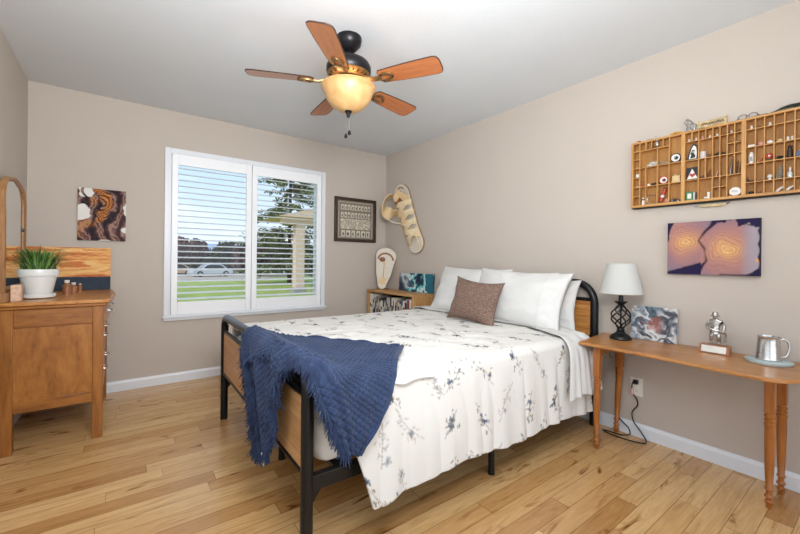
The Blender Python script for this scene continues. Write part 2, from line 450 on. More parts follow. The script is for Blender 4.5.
L_dark = plain('dark_leaves', (58, 62, 44), .85, var=.35, scale=3)
L_brown = plain('bare_purple_twigs', (104, 80, 78), .9, var=.3, scale=3)
L_olive = plain('olive_leaves', (120, 118, 58), .85, var=.3, scale=3)
L_pink = plain('pink_blossom', (205, 110, 120), .85, var=.25, scale=3)
L_spruce = plain('spruce_needles', (132, 140, 102), .9, var=.4, scale=2)
for i, (x, w, h, c, l) in enumerate([(2.4, 4.4, 2.55, L_brown, 'bare purple brown shrub behind the left shutter edge'), (6.3, 4.2, 2.7, L_dark, 'dark shrub behind the silver car'),
        (9.6, 4.2, 2.6, L_brown, 'bare brown shrub left of the spruce trunk'), (12.8, 4.4, 2.9, L_olive, 'olive shrub beside the spruce'), (16.2, 4.6, 3.0, L_dark, 'dark tall shrub behind the porch column'), (20, 4.6, 2.8, L_dark, 'dark shrub right of the porch column')]):
    bush('garden_shrub', l, 'shrub', x*1.85, 58+10*(i % 2), w*2.3, h*1.9, c, 6500, .46, 'shrubs along the far edge of the garden')
bush('flowering_shrub', 'small pink flowering shrub on the lawn right of the porch column', 'shrub', 8.3*K, 17.4*K, 1.0*K, 1.45*K, L_pink, 600, .2)
def spruce():
    t = thing('spruce_tree', 'tall olive green spruce tree standing on the lawn behind the shutters', 'tree', (8.3*K, 22.5*K, GZ))
    hh = 12.5*K
    obj('trunk', tube(B(), [(0, 0, 0), (.03, 0, hh*.5), (0, 0, hh*.97)], [.2, .12, .02], 8), M_bark, t)
    bm = B(); bb = B()
    for k in range(260):
        z = random.uniform(.05, .98)*hh; a = random.uniform(0, 2*PI); r = 3.25*K*(1-z/hh)**.62*random.uniform(.6, 1.06)
        d = Vector((math.cos(a), math.sin(a), 0)); p0 = Vector((0, 0, z)); p1 = p0+d*r+Vector((0, 0, -.22*r+.1))
        tube(bb, [p0, (p0+p1)/2+Vector((0, 0, .08)), p1], [.035, .022, .008], 4)
        for j in range(int(16+18*r)):
            f = random.uniform(.15, 1)**.8; q = p0.lerp(p1, f)+Vector((random.gauss(0, .1+.09*f), random.gauss(0, .1+.09*f), random.gauss(-.03, .09)))
            s = random.uniform(.16, .32); e = Euler((random.uniform(-.7, .7), random.uniform(-.7, .7), a+random.uniform(-1, 1))).to_matrix()
            bm.faces.new([bm.verts.new(q+e @ Vector(v)*s) for v in ((-.6, -.2, 0), (.6, -.2, 0), (.6, .2, .1), (-.6, .2, .1))])
    obj('foliage', bm, L_spruce, t, smooth=False); obj('branches', bb, M_bark, t)
spruce()
def porch():
    M_tan = plain('tan_stucco', (216, 186, 164), .9, var=.04, scale=3); t = thing('porch', 'tan porch of the neighbouring house with a square column and gabled roof', 'porch', (6.1*K, 15.45*K, GZ))
    obj('column', bx((-.27, -.27, .4), (.27, .27, 4.2)), M_tan, t, smooth=False)
    obj('column_base', bx((-.37, -.37, 0), (.37, .37, .4)), plain('grey_stone', (150, 146, 140), .9), t, smooth=False)
    obj('beam', bx((-1.1, -.22, 4.2), (6.3, .22, 4.62)), M_tan, t, smooth=False)
    obj('roof', prism(B(), [(-1.4, 4.62), (6.5, 4.62), (6.5, 6.4), (5.1, 6.5)], -.55, 4.2, 'Y'), M_tan, t, smooth=False)
porch()
def car(x, y, rz, label, paint, length=4.5):
    t = thing('parked_car', label, 'car', (x, y, GZ+.02), rz, 'cars on the driveway')
    s = length/4.5
    body = [(-2.25, .32), (-2.25, .68), (-2.05, .82), (-1.3, .88), (-.75, 1.36), (-.3, 1.45), (.6, 1.44), (1.05, 1.32), (1.6, .95), (2.15, .88), (2.25, .6), (2.22, .32)]
    obj('body', prism(B(), [(u*s, v) for u, v in body], -.86, .86, 'Y'), plain(label[:12], paint, .3, .3, var=.02, coat=.6), t, bev=.06)
    gm = plain('car_glass', (28, 33, 40), .1, var=.02)
    bm = B(); win = [(-1.1, .92), (-.68, 1.3), (-.25, 1.38), (.55, 1.37), (.95, 1.26), (1.32, .95)]
    prism(bm, [(u*s, v) for u, v in win], -.868, -.855, 'Y'); obj('side_window', bm, gm, t); obj('side_window', prism(B(), [(u*s, v) for u, v in win], .855, .868, 'Y'), gm, t)
    wm = plain('tyre', (25, 25, 26), .8)
    for wx in (-1.4, 1.4):
        for wy in (-.84, .84):
            w = lathe(B(), [(.12, -.1), (.3, -.1), (.33, -.06), (.33, .06), (.3, .1), (.12, .1)], 20, M=Matrix.Translation((wx*s, wy, .33)) @ Matrix.Rotation(PI/2, 4, 'X'))
            o = obj('wheel', w, wm, t)
            obj('wheel_rim', lathe(B(), [(0, -.105), (.19, -.105), (.19, .105), (0, .105)], 16, M=Matrix.Translation((wx*s, wy, .33)) @ Matrix.Rotation(PI/2, 4, 'X')), M_silver, o)
car(8.4, 48.0, .15, 'silver car parked on the driveway seen through the shutter', (206, 210, 214))
car(5.2, 51.0, -.1, 'tan car parked on the driveway behind the left shutter edge', (190, 160, 132), 4.0)
car(16.2, 50.5, .1, 'dark blue car parked beyond the spruce tree', (52, 66, 96), 4.3)

# ================================================================== the bed
BX, BY, BR = .56, 1.315, math.radians(-1.15)                   # near foot post on the floor, turn of the bed
LB, WB = 2.07, 1.525
BM = Matrix.Translation((BX, BY, 0)) @ Matrix.Rotation(BR, 4, 'Z')
def on_bed(o): o.location = (BX, BY, 0); o.rotation_euler = (0, 0, BR); return o
W_head = wood('rustic_plank', (120, 72, 32), (178, 118, 58), (205, 150, 84), 'Y', 5, 12, .45, knots=True)
W_foot = wood('rustic_plank_light', (158, 108, 62), (194, 146, 94), (214, 170, 120), 'Y', 5, 12, .4, knots=True)
def arch_path(x, h, r, w=WB):
    p = [(x, 0, 0), (x, 0, h-r)]
    p += [(x, r-r*math.cos(a), h-r+r*math.sin(a)) for a in np.linspace(0, PI/2, 8)[1:]]
    p += [(x, w-r+r*math.sin(a), h-r+r*math.cos(a)) for a in np.linspace(0, PI/2, 8)]
    return p+[(x, w, 0)]
def bed():
    t = thing('bed_frame', 'black tube metal bed frame with plank headboard and footboard, under the white bedding', 'bed', (BX, BY, 0), BR)
    f = obj('footboard_frame', tube(tube(tube(B(), arch_path(0, .713, .075), .024, 14), [(0, .015, .612), (0, WB-.015, .612)], .012, 8), [(0, .015, .322), (0, WB-.015, .322)], .014, 8), M_black, t)
    obj('footboard_panel', bx((-.011, .026, .334), (.011, WB-.026, .602)), W_foot, t, smooth=False, bev=.003)
    h = obj('headboard_frame', tube(B(), arch_path(LB, .978, .14), .025, 14), M_black, t)
    bm = B()
    for z in (.862, .600, .330): tube(bm, [(LB, .015, z), (LB, WB-.015, z)], .013, 8)
    obj('headboard_rail', bm, M_black, t)
    obj('headboard_panel', bx((LB-.011, .027, .613), (LB+.011, WB-.027, .850)), W_head, t, smooth=False, bev=.003)
    obj('headboard_crossbar', bx((LB-.045, .02, .275), (LB-.024, WB-.02, .325)), M_black, t, smooth=False, bev=.002)
    for y in (0, WB):
        o = obj('side_rail', bx((.0, y-.016, .262), (LB, y+.016, .318)), M_black, t, smooth=False, bev=.003)
        s = -1 if y == 0 else 1
        for x in (.0, LB):
            for z in (.155, .215):
                obj('bolt', lathe(B(), [(0, 0), (.007, 0), (.007, .004), (.004, .006), (0, .006)], 10, M=Matrix.Translation((x-.02 if x == 0 else x+.02, y-.010*0+s*.012, z)) @ Matrix.Rotation(-PI/2 if x == 0 else PI/2, 4, 'Y')), M_black, t)
            obj('corner_bracket', prism(B(), [(x+(.015 if x == 0 else -.015), .262), (x+(.06 if x == 0 else -.06), .262), (x+(.015 if x == 0 else -.015), .20)], y-.004, y+.004, 'Y'), M_black, t, smooth=False)
    for x, y in ((1.02, 0), (1.02, WB), (.16, .77), (1.02, .77), (1.9, .77)):
        o = obj('leg', tube(B(), [(x, y, .014), (x, y, .264)], .017, 12), M_black, t)
        obj('leg_foot', lathe(B(), [(.0, 0), (.019, 0), (.019, .014), (0, .014)], 12, (x, y, 0)), M_black, o)
    obj('centre_rail', bx((.02, .755, .264), (LB-.045, .785, .3)), M_black, t, smooth=False)
    for x in np.linspace(.14, LB-.14, 8):
        obj('slat', bx((x-.025, .017, .3), (x+.025, WB-.017, .316)), M_black, t, smooth=False)
bed()

# ---- printed cotton: white ground with sprays of grey-blue flowers and leaves, laid out in cloth coordinates (metres)
def floral(A, Bc, seed, step=.26, dens=1.0):
    rr = random.Random(seed); shp = A.shape
    c = np.broadcast_to(lin((228, 225, 219)), shp+(3,)).copy()
    a0, a1, b0, b1 = A.min(), A.max(), Bc.min(), Bc.max()
    da = .055
    def stamp(ca, cb, ra, rb, ang, col, op=.9, edge=.35):
        R = max(ra, rb)*1.5
        i0, i1 = np.searchsorted(ax, [ca-R, ca+R]); j0, j1 = np.searchsorted(bx_, [cb-R, cb+R])
        if i1 <= i0 or j1 <= j0: return
        X = A[i0:i1, j0:j1]-ca; Y = Bc[i0:i1, j0:j1]-cb
        u = (X*math.cos(ang)+Y*math.sin(ang))/ra; v = (-X*math.sin(ang)+Y*math.cos(ang))/rb
        m = np.clip((1-(np.abs(u)**1.6+v*v))/edge, 0, 1)*op
        c[i0:i1, j0:j1] = c[i0:i1, j0:j1]*(1-m[..., None])+lin(col)*m[..., None]
    ax = A[:, 0]; bx_ = Bc[0, :]
    LEAF = [(120, 124, 112), (96, 104, 104), (150, 146, 130), (84, 94, 110), (168, 128, 92), (134, 132, 112), (146, 116, 88)]
    FLOW = [(72, 86, 112), (92, 106, 128), (58, 66, 88), (112, 120, 132)]
    na, nb = int((a1-a0)/step)+2, int((b1-b0)/step)+2
    for i in range(na):
        for j in range(nb):
            if rr.random() > dens: continue
            ca = a0+(i+.5*(j % 2)+rr.uniform(-.28, .28))*step; cb = b0+(j+rr.uniform(-.3, .3))*step
            ang = rr.gauss(PI/2, .5); L_ = rr.uniform(.10, .19); bend = rr.uniform(-1, 1)
            soft = rr.random() < .3
            for k in range(rr.randint(14, 22)):
                f = rr.uniform(-1, 1)*L_/2; w = rr.gauss(0, .018)
                pa = ca+math.cos(ang)*f-math.sin(ang)*(w+bend*f*f*2.5); pb = cb+math.sin(ang)*f+math.cos(ang)*(w+bend*f*f*2.5)
                la = ang+rr.choice((-1, 1))*rr.uniform(.3, 1.1)
                stamp(pa, pb, rr.uniform(.007, .016), rr.uniform(.0036, .0062), la, rr.choice(LEAF), .35 if soft else rr.uniform(.55, .95))
            for k in range(rr.randint(1, 3)):                   # blossoms: five petals and a dark eye
                f = rr.uniform(-.8, .8)*L_/2; pa = ca+math.cos(ang)*f+rr.gauss(0, .012); pb = cb+math.sin(ang)*f+rr.gauss(0, .012)
                fc = rr.choice(FLOW); R = rr.uniform(.009, .015)
                for q in range(5):
                    th = q*2*PI/5+rr.random(); stamp(pa+R*.8*math.cos(th), pb+R*.8*math.sin(th), R*.75, R*.5, th, fc, .4 if soft else .85)
                stamp(pa, pb, R*.5, R*.5, 0, (40, 44, 58), .5 if soft else .9)
            for k in range(7):                                  # stem
                f = (k/6-.5)*L_*1.1; stamp(ca+math.cos(ang)*f-math.sin(ang)*bend*f*f*2.5, cb+math.sin(ang)*f+math.cos(ang)*bend*f*f*2.5, L_/9, .0028, ang, (126, 122, 108), .6)
    return c
M_print = vcol('printed_cotton', .85, .12, 600, .15)

def mattress():
    n = 60; P = []
    # rounded slab as a closed loft: superellipse section along x
    sec = []
    for a in np.linspace(0, 2*PI, 121): 
        cy, cz = np.sign(math.cos(a))*abs(math.cos(a))**.16, np.sign(math.sin(a))*abs(math.sin(a))**.24
        sec.append((cy, cz))
    xs = [.042, .043, .05, .065, .09]+list(np.linspace(.12, 1.94, 180))+[1.97, 1.995, 2.01, 2.017, 2.018]
    for x in xs:
        e = min(x-.042, 2.018-x); k = 1-max(0, (.048-e)/.048)**2.5*.06; kz = 1-max(0, (.048-e)/.048)**2.5*.35
        if e < .0005: k, kz = .9, .45
        P.append([(x, .7625+.762*k*c, .459+.139*kz*s) for c, s in sec])
    P = np.array(P)
    arc = np.concatenate([[0], np.cumsum(np.linalg.norm(np.diff(P[90], axis=0), axis=1))])
    A, Bc = np.meshgrid(np.array(xs), arc, indexing='ij')
    me = gridmesh('mattress', P, floral(A, Bc, 33, .15))
    bm = B(); bm.from_mesh(me)
    bmesh.ops.remove_doubles(bm, verts=bm.verts[:], dist=1e-5)
    bmesh.ops.holes_fill(bm, edges=[e for e in bm.edges if e.is_boundary], sides=0)
    o = on_bed(obj('mattress', bm, M_print)); tag(o, 'mattress in a flower printed fitted sheet, showing at the near foot corner', 'mattress')
mattress()

TOPZ = .648
def comforter():
    ds = .0056
    # cloth coordinate across: 0 = near hem ... far hem
    hang = .415; rr_ = .045
    w0, w1 = -.048, 1.56                                        # where the top turns down at the near and far side
    prof = []                                                   # (y,z,depth below the edge)
    nh = int(hang/ds)
    for i in range(nh): d = hang*(1-i/nh); prof.append((w0-.012-.02*(d/hang), TOPZ-rr_-d, d))
    for a in np.linspace(0, PI/2, 13): prof.append((w0-.012+rr_*1.2*(1-math.cos(a)), TOPZ-rr_+rr_*math.sin(a), 0))
    n2 = int((w1-w0-.1)/ds)
    for i in range(1, n2): prof.append((w0+.042+(w1-w0-.084)*i/n2, TOPZ, 0))
    for a in np.linspace(PI/2, 0, 13): prof.append((w1+.012-rr_*1.2*(1-math.cos(a)), TOPZ-rr_+rr_*math.sin(a), 0))
    for i in range(1, nh): d = hang*i/nh; prof.append((w1+.012+.02*(d/hang), TOPZ-rr_-d, d))
    prof = np.array(prof); nv = len(prof)
    arc = np.concatenate([[0], np.cumsum(np.linalg.norm(np.diff(prof[:, :2], axis=0), axis=1))])
    xe = 1.855; s = np.linspace(0, 1, int(1.85/ds))
    d = prof[:, 2]; near = np.arange(nv) < nv//2
    x0 = np.where(d > 0, .10+.13*(d/hang)**1.1, .055)
    x0 = np.where(near, x0, .06)
    X = x0[None, :]+(xe-x0)[None, :]*s[:, None]
    Y = np.repeat(prof[None, :, 0], len(s), 0); Z = np.repeat(prof[None, :, 1], len(s), 0)
    D = np.repeat(d[None], len(s), 0); A = np.repeat((.06+(xe-.06)*s)[:, None], nv, 1); Bc = np.repeat(arc[None], len(s), 0)
    top = np.clip((Y-(-.03))/.1, 0, 1)*np.clip((1.56-Y)/.1, 0, 1)
    Z += top*(.012*(fbm(X*3.2, Y*3.2, 4)-.5)+.012*(fbm(X*9+4*Y, Y*14, 6, 3)-.5)+.008*np.sin(PI*np.clip(Y/1.5, 0, 1)))
    rid = 1-np.abs(2*fbm(X*4+Y*1.5, Y*6-X*2, 15, 3)-1); Z += top*.010*np.clip(rid-.78, 0, 1)/.22*(.6)
    # the quilt dips a little at the foot end
    Z -= np.clip((.12-X)/.09, 0, 1)**2*.05*top
    hk = np.clip(D/hang, 0, 1)
    sgn = np.where(near, -1, 1)[None, :]
    fold = .013*np.sin(X*17+2.2*fbm(X*3, Y*0, 8)*4)*hk**.8+.006*np.sin(X*41+1.3)*hk+.02*(fbm(X*5, Z*3, 12)-.5)*hk**.5
    Y += sgn*(np.abs(fold)*.9+.006*hk)
    Z += np.where(hk > 0, 1, 0)*(.010*np.sin(X*9+1)*hk+.012*(fbm(X*7, X*0, 19)-.5)*hk)
    Z -= hk*near[None, :]*.035*np.exp(-((X-.26)/.06)**2)          # longer corner at the foot
    P = np.stack([X, Y, Z], -1)
    o = on_bed(obj('comforter', gridmesh('comforter', P, floral(A, Bc, 5, .205, .95)), M_print, angle=180, solid=.012))
    tag(o, 'white comforter printed with grey blue flower sprays, hanging over the near side of the bed', 'comforter')
    # a flattened pleat of the comforter lying along the near edge
    n = 60; t_ = np.linspace(0, 1, n); prof = []
    for a in np.linspace(0, 2*PI, 25): prof.append((.034*math.cos(a), .010*math.sin(a)))
    P = np.zeros((n, 25, 3))
    for i, q in enumerate(t_):
        k = min(1, (q*5)**.6) if q < .2 else min(1, ((1-q)*14)**.5+.0)
        k = max(k, .02)
        for j, (u, v) in enumerate(prof):
            P[i, j] = (.335+.235*q, -.066+.02*q+.78*u*k*(1)-v*.6, .622+.018*math.sin(q*3)+(.75*u*.8+v)*k)
    obj('pleat', gridmesh('pleat', P), plain('comforter_ground', (228, 225, 219), .85, var=.01, bmp=.12, bscale=600, spec=.15), o, angle=180)
comforter()

def top_sheet():
    nu, nv = 60, 190; xs = np.linspace(1.585, 1.855, nu); P = np.zeros((nu, nv, 3))
    path = [(-.132, .318), (-.127, .42), (-.118, .54), (-.100, .612), (-.062, .655), (.0, .672), (.25, .676), (.75, .678), (1.3, .676), (1.53, .672), (1.585, .65), (1.615, .58), (1.63, .45), (1.64, .34)]
    ps = np.array(smoothpath([(a, b_, 0) for a, b_ in path], 15))[:, :2]; ii = np.linspace(0, len(ps)-1, nv)
    for i, x in enumerate(xs):
        y = np.interp(ii, range(len(ps)), ps[:, 0]); z = np.interp(ii, range(len(ps)), ps[:, 1])
        dn = np.clip((.66-z)/.34, 0, 1)
        y2 = y-np.sign(.7-y)*dn*.016*(math.sin(x*70)+.6*math.sin(x*133+2)+1.2)*.6
        P[i] = np.stack([x+.12*np.clip((y-.02)/.25, 0, 1)+.04*dn*(x-1.72)/.13+.006*np.sin(y*17+x*9), y2, z+.004*np.sin(x*60+y*8)+.012*dn*math.sin(x*31)], -1)
    o = on_bed(obj('top_sheet', gridmesh('top_sheet', P), M_sheet, angle=180, solid=.003)); tag(o, 'plain white top sheet folded back over the comforter, hanging by the headboard', 'bed sheet')
top_sheet()

def pillow_mesh(name, w, h, th, seed, ears=.045, cuff=False, wr=.017, n=56):
    u = np.linspace(-1, 1, n); U, V = np.meshgrid(u, u, indexing='ij')
    prof = np.clip(1-np.abs(U)**3.0, 0, 1)**.55*np.clip(1-np.abs(V)**2.6, 0, 1)**.6
    if cuff: prof = np.where(U > .62, np.maximum(prof, (.34-.12*(U-.62)/.38)*np.clip(1-np.abs(V)**5, 0, 1)**.5), prof)
    X = w/2*U*(1-ears*2*(1-V*V)*np.abs(U)**2); Y = h/2*V*(1-ears*2.2*(1-U*U)*np.abs(V)**2)
    rad = np.sqrt(U*U+V*V)
    ang = np.arctan2(V, U)
    wrk = (fbm(U*2.5+5, V*2.5, seed)-.5)*1.6*wr+wr*.8*np.sin(ang*9+6*fbm(U*2, V*2, seed+3))*np.clip(rad-.45, 0, .6)
    Zf = th/2*prof+wrk*prof**.4
    Zb = -th/2*prof+wrk[::-1]*.6*prof**.4
    if cuff:
        line = np.exp(-((U-.66)/.025)**2); Zf += .006*line*(prof > 0); Zb -= .006*line*(prof > 0)
    P = np.concatenate([np.stack([X, Y, Zf], -1), np.stack([X, Y, Zb], -1)[::-1]], 0)
    me = gridmesh(name, P)
    bm = B(); bm.from_mesh(me)
    # close the open seams along V = +-1
    bmesh.ops.remove_doubles(bm, verts=bm.verts[:], dist=.0008)
    return bm
def stand(o, c, up, normal, roll=0):
    """local x along the bed's width towards the camera, y up, z = normal"""
    z = Vector(normal).normalized(); y = Vector(up); y = (y-z*y.dot(z)).normalized(); x = y.cross(z)
    M = Matrix((x, y, z)).transposed().to_4x4() @ Matrix.Rotation(roll, 4, 'Z'); M.translation = Vector(c)
    o.matrix_world = M; return o
def pillow(label, w, h, th, seed, c, lean, yaw=0, roll=0, cuff=False):
    o = obj('pillow', pillow_mesh('pillow', w, h, th, seed, cuff=cuff), M_sheet, angle=180)
    n = Vector((-math.cos(lean), 0, math.sin(lean))); n.rotate(Euler((0, 0, yaw)))
    stand(o, c, (math.sin(lean), 0, math.cos(lean)), n, roll)
    return tag(o, label, 'pillow', 'white bed pillows')
pillow('white pillow leaning on the headboard at the far side of the bed', .80, .45, .17, 3, (2.42, 2.26, .862), math.radians(24), 0, math.radians(-1))
pillow('white pillow tucked between the two front pillows against the headboard', .72, .42, .12, 9, (2.55, 1.88, .85), math.radians(14), 0, math.radians(-1.5))
pillow('white pillow nearest the headboard post, behind the cuffed pillow', .70, .38, .12, 14, (2.545, 1.69, .80), math.radians(14), 0, math.radians(2))
pillow('large white cuffed pillow in front at the near side of the bed', .80, .44, .17, 21, (2.385, 1.745, .855), math.radians(23), math.radians(2), math.radians(-1), cuff=True)
def cushion():
    m, N, L, b = newmat('brown_tweed')
    v = texco(N, L); n = noise(N, L, v, 170, 2, .7); n3 = noise(N, L, v, 9, 3)
    c = ramp(N, L, n.outputs[0], [(.35, RGB(84, 66, 58)), (.5, RGB(122, 98, 86)), (.66, RGB(156, 132, 118))])
    L.new(c, b.inputs['Base Color']); b.inputs['Roughness'].default_value = .9; b.inputs['Specular IOR Level'].default_value = .15
    bump(N, L, b, n.outputs[0], .4, .002)
    o = obj('throw_cushion', pillow_mesh('throw_cushion', .445, .345, .13, 33, ears=.075, wr=.010), m, angle=180)
    lean = math.radians(17); n_ = Vector((-math.cos(lean), -.10, math.sin(lean)))
    stand(o, (2.135, 1.925, .822), (math.sin(lean), 0, math.cos(lean)), n_, math.radians(-3))
    tag(o, 'small brown tweed cushion leaning on the white pillows', 'cushion')
cushion()

# ---- blue waffle throw over the near foot corner
def throw():
    G = [  # rows from the hem outside the footboard, over the rail, to the folded end on the bed; columns from the far edge to the near edge
     [(.515, 1.72, .29), (.510, 1.63, .30), (.512, 1.53, .36), (.515, 1.46, .59), (.520, 1.375, .735), (.548, 1.268, .735), (.588, 1.205, .58), (.655, 1.185, .43)],
     [(.515, 1.86, .50), (.508, 1.73, .52), (.512, 1.58, .55), (.516, 1.475, .69), (.530, 1.383, .757), (.565, 1.262, .742), (.613, 1.20, .59), (.662, 1.184, .428)],
     [(.520, 1.985, .68), (.515, 1.82, .69), (.518, 1.62, .70), (.525, 1.485, .748), (.545, 1.388, .768), (.582, 1.262, .745), (.638, 1.20, .59), (.668, 1.183, .425)],
     [(.565, 2.06, .757), (.562, 1.86, .757), (.562, 1.64, .76), (.565, 1.50, .764), (.572, 1.392, .765), (.608, 1.262, .738), (.664, 1.20, .585), (.674, 1.183, .42)],
     [(.66, 2.0, .715), (.68, 1.81, .705), (.68, 1.63, .70), (.68, 1.50, .70), (.685, 1.385, .70), (.70, 1.25, .672), (.715, 1.198, .545), (.68, 1.182, .42)],
     [(.80, 1.955, .685), (.82, 1.76, .683), (.84, 1.59, .682), (.83, 1.475, .682), (.82, 1.365, .682), (.79, 1.236, .66), (.765, 1.196, .535), (.685, 1.182, .415)],
     [(.98, 1.73, .683), (.96, 1.60, .682), (.93, 1.48, .682), (.905, 1.40, .682), (.88, 1.315, .682), (.835, 1.228, .652), (.785, 1.195, .533), (.69, 1.182, .413)],
     [(1.13, 1.49, .683), (1.07, 1.43, .682), (1.01, 1.37, .682), (.97, 1.32, .682), (.93, 1.275, .678), (.875, 1.218, .64), (.805, 1.192, .53), (.695, 1.181, .41)]]
    G = np.array(G)
    def up(A, k):                                               # Catmull-Rom along axis 0
        out = []
        A = np.concatenate([[2*A[0]-A[1]], A, [2*A[-1]-A[-2]]], 0)
        for i in range(1, len(A)-2):
            for j in range(k):
                t = j/k; a, b_, c, d = A[i-1:i+3]
                out.append(.5*((2*b_)+(c-a)*t+(2*a-5*b_+4*c-d)*t*t+(-a+3*b_-3*c+d)*t**3))
        out.append(A[-2]); return np.array(out)
    K = 56
    P = up(G, K); P = np.swapaxes(up(np.swapaxes(P, 0, 1), K), 0, 1)       # rows t, columns s
    nt, ns = P.shape[:2]
    tt = np.linspace(0, 7, nt)[:, None]*np.ones((1, ns)); ss = np.linspace(0, 7, ns)[None]*np.ones((nt, 1))
    du = np.linalg.norm(np.diff(P, axis=0), axis=2); dv = np.linalg.norm(np.diff(P, axis=1), axis=2)
    ua = np.concatenate([np.zeros((1, ns)), np.cumsum(du, 0)], 0); va = np.concatenate([np.zeros((nt, 1)), np.cumsum(dv, 1)], 1)
    ua = ua-ua[3*K:3*K+1]
    # normals
    gt = np.gradient(P, axis=0); gs = np.gradient(P, axis=1); Nn = np.cross(gs, gt); Nn /= np.linalg.norm(Nn, axis=2)[..., None]+1e-9
    ref = P-np.array([.75, 1.55, .45]); flip = np.sign((Nn*ref).sum(2)); Nn *= np.where(flip == 0, 1, flip)[..., None]
    # folds in the hanging part, gentle ripples on the bed, waffle relief everywhere
    hangw = np.clip((3-tt)/1.2, 0, 1)*np.clip((4.3-ss)/1, 0, 1)
    amp = hangw*(.016*(1+np.sin(ss*4.4+.6*tt))/2+.007*(1+np.sin(ss*9.5+1-tt)))
    onb = np.clip((tt-3.4)/1, 0, 1)*np.clip((5-ss)/1, 0, 1)
    amp += onb*(.010*np.clip(np.sin(ua*22+va*9), 0, 1)*np.clip((2.2-np.abs(tt-4.5))/2, 0, 1)+.004)
    side = np.clip((ss-4.6)/1, 0, 1); amp += side*(.010*(1+np.sin(tt*3.3))/2+.004)
    wp = .0215
    cu = P[..., 0]-np.clip(.765-P[..., 2], 0, 1)*np.clip(3-tt, 0, 1)*np.clip(4.5-ss, 0, 1)     # cloth coordinates: drops are laid out flat
    cv = P[..., 1]-np.clip(.675-P[..., 2], 0, 1)*np.clip(ss-3.3, 0, 1)*np.clip(tt+1-3*(ss < 4.5), 0, 1)
    c45 = .7071; wu, wv = cu*c45-cv*c45, cu*c45+cv*c45
    wf = 1-(np.abs(np.sin(PI*wu/wp))*np.abs(np.sin(PI*wv/wp)))**.6
    amp += .009*(1-wf)
    P2 = P+Nn*amp[..., None]
    m, N, L, b = newmat('navy_waffle_cotton')
    v = texco(N, L); n1 = noise(N, L, v, 14, 4); n2 = noise(N, L, v, 700, 2)
    L.new(ramp(N, L, n1.outputs[0], [(.3, RGB(38, 49, 76)), (.7, RGB(52, 66, 96))]), b.inputs['Base Color'])
    b.inputs['Roughness'].default_value = .9; b.inputs['Specular IOR Level'].default_value = .12; b.inputs['Sheen Weight'].default_value = .15
    bump(N, L, b, n2.outputs[0], .35, .001)
    me = gridmesh('throw_blanket', P2)
    o = obj('throw_blanket', me, m, angle=180, solid=.007)
    tag(o, 'navy blue waffle throw blanket with fringe draped over the footboard corner', 'blanket')
    # rolled hem along the folded end
    hem = [tuple(P2[-1, j]+Nn[-1, j]*.002) for j in range(0, ns, 6)]
    obj('folded_edge', tube(B(), hem, .010, 8), m, o)
    hem = [tuple(P2[i, 0]+Nn[i, 0]*.001) for i in range(int(3.6*K), nt, 4)]
    obj('folded_edge', tube(B(), hem, .008, 8), m, o)
    # tufted folds lying on the outside of the footboard
    rr = random.Random(4)
    def fringe(path, ndir, length, per):
        bm = B(); path = np.array(path)
        for i in range(len(path)-1):
            for k in range(per):
                f = rr.random(); p = Vector(path[i]*(1-f)+path[i+1]*f); nd = Vector(ndir(i/(len(path)-1)))
                d = (nd+Vector((rr.gauss(0, .35), rr.gauss(0, .35), rr.gauss(0, .30)))).normalized(); l = length*rr.uniform(.6, 1.2)
                q = p+d*l*.5+Vector((rr.gauss(0, .004),)*3); e = p+d*l+Vector((0, 0, -l*.35))+Vector((rr.gauss(0, .004), rr.gauss(0, .004), 0))
                q.y = min(q.y, 9); tube(bm, [p, q, e], [.0022, .002, .0012], 4, cap=False)
        return bm
    e0 = [tuple(P2[0, j]) for j in range(0, ns, 3)]
    def dir0(f):
        s = f*7
        if s < 2.3: return (-.25, .0, -1)
        if s < 4.2: return (-.5, -.45, -.6)
        return (-.45, -.35, -.85)
    obj('fringe', fringe(e0, dir0, .036, 11), m, o)
    e1 = [tuple(P2[i, 0]) for i in range(0, int(3.3*K), 3)]
    obj('fringe', fringe(e1, lambda f: (-.35, .25, -.85), .030, 10), m, o)
    mid = []
    for q in np.linspace(0, 1, 40):
        t_ = 3.15*(1-q)+.25*q; s_ = 1.0+1.9*math.exp(-((q-.22)/.16)**2)+.25*math.sin(q*9)
        i, j = int(t_*K), int(min(s_, 3.4)*K); mid.append(tuple(P2[i, j]+Nn[i, j]*.008))
    obj('fringe', fringe(mid, lambda f: (-.75, -.2, -.6), .032, 12), m, o)
    mid = []
    for q in np.linspace(0, 1, 30):
        t_ = 2.9*(1-q)+.2*q; s_ = .35+.35*math.sin(q*2.5)
        i, j = int(t_*K), int(s_*K); mid.append(tuple(P2[i, j]+Nn[i, j]*.006))
    obj('fringe', fringe(mid, lambda f: (-.8, .3, -.5), .028, 9), m, o)
    tg = Vector(P2[0, int(1.5*K)])
    obj('care_tag', bx((tg.x-.012, tg.y-.016, tg.z-.045), (tg.x-.009, tg.y+.016, tg.z-.002)), M_sheet, o)['label'] = 'white care tag'
throw()

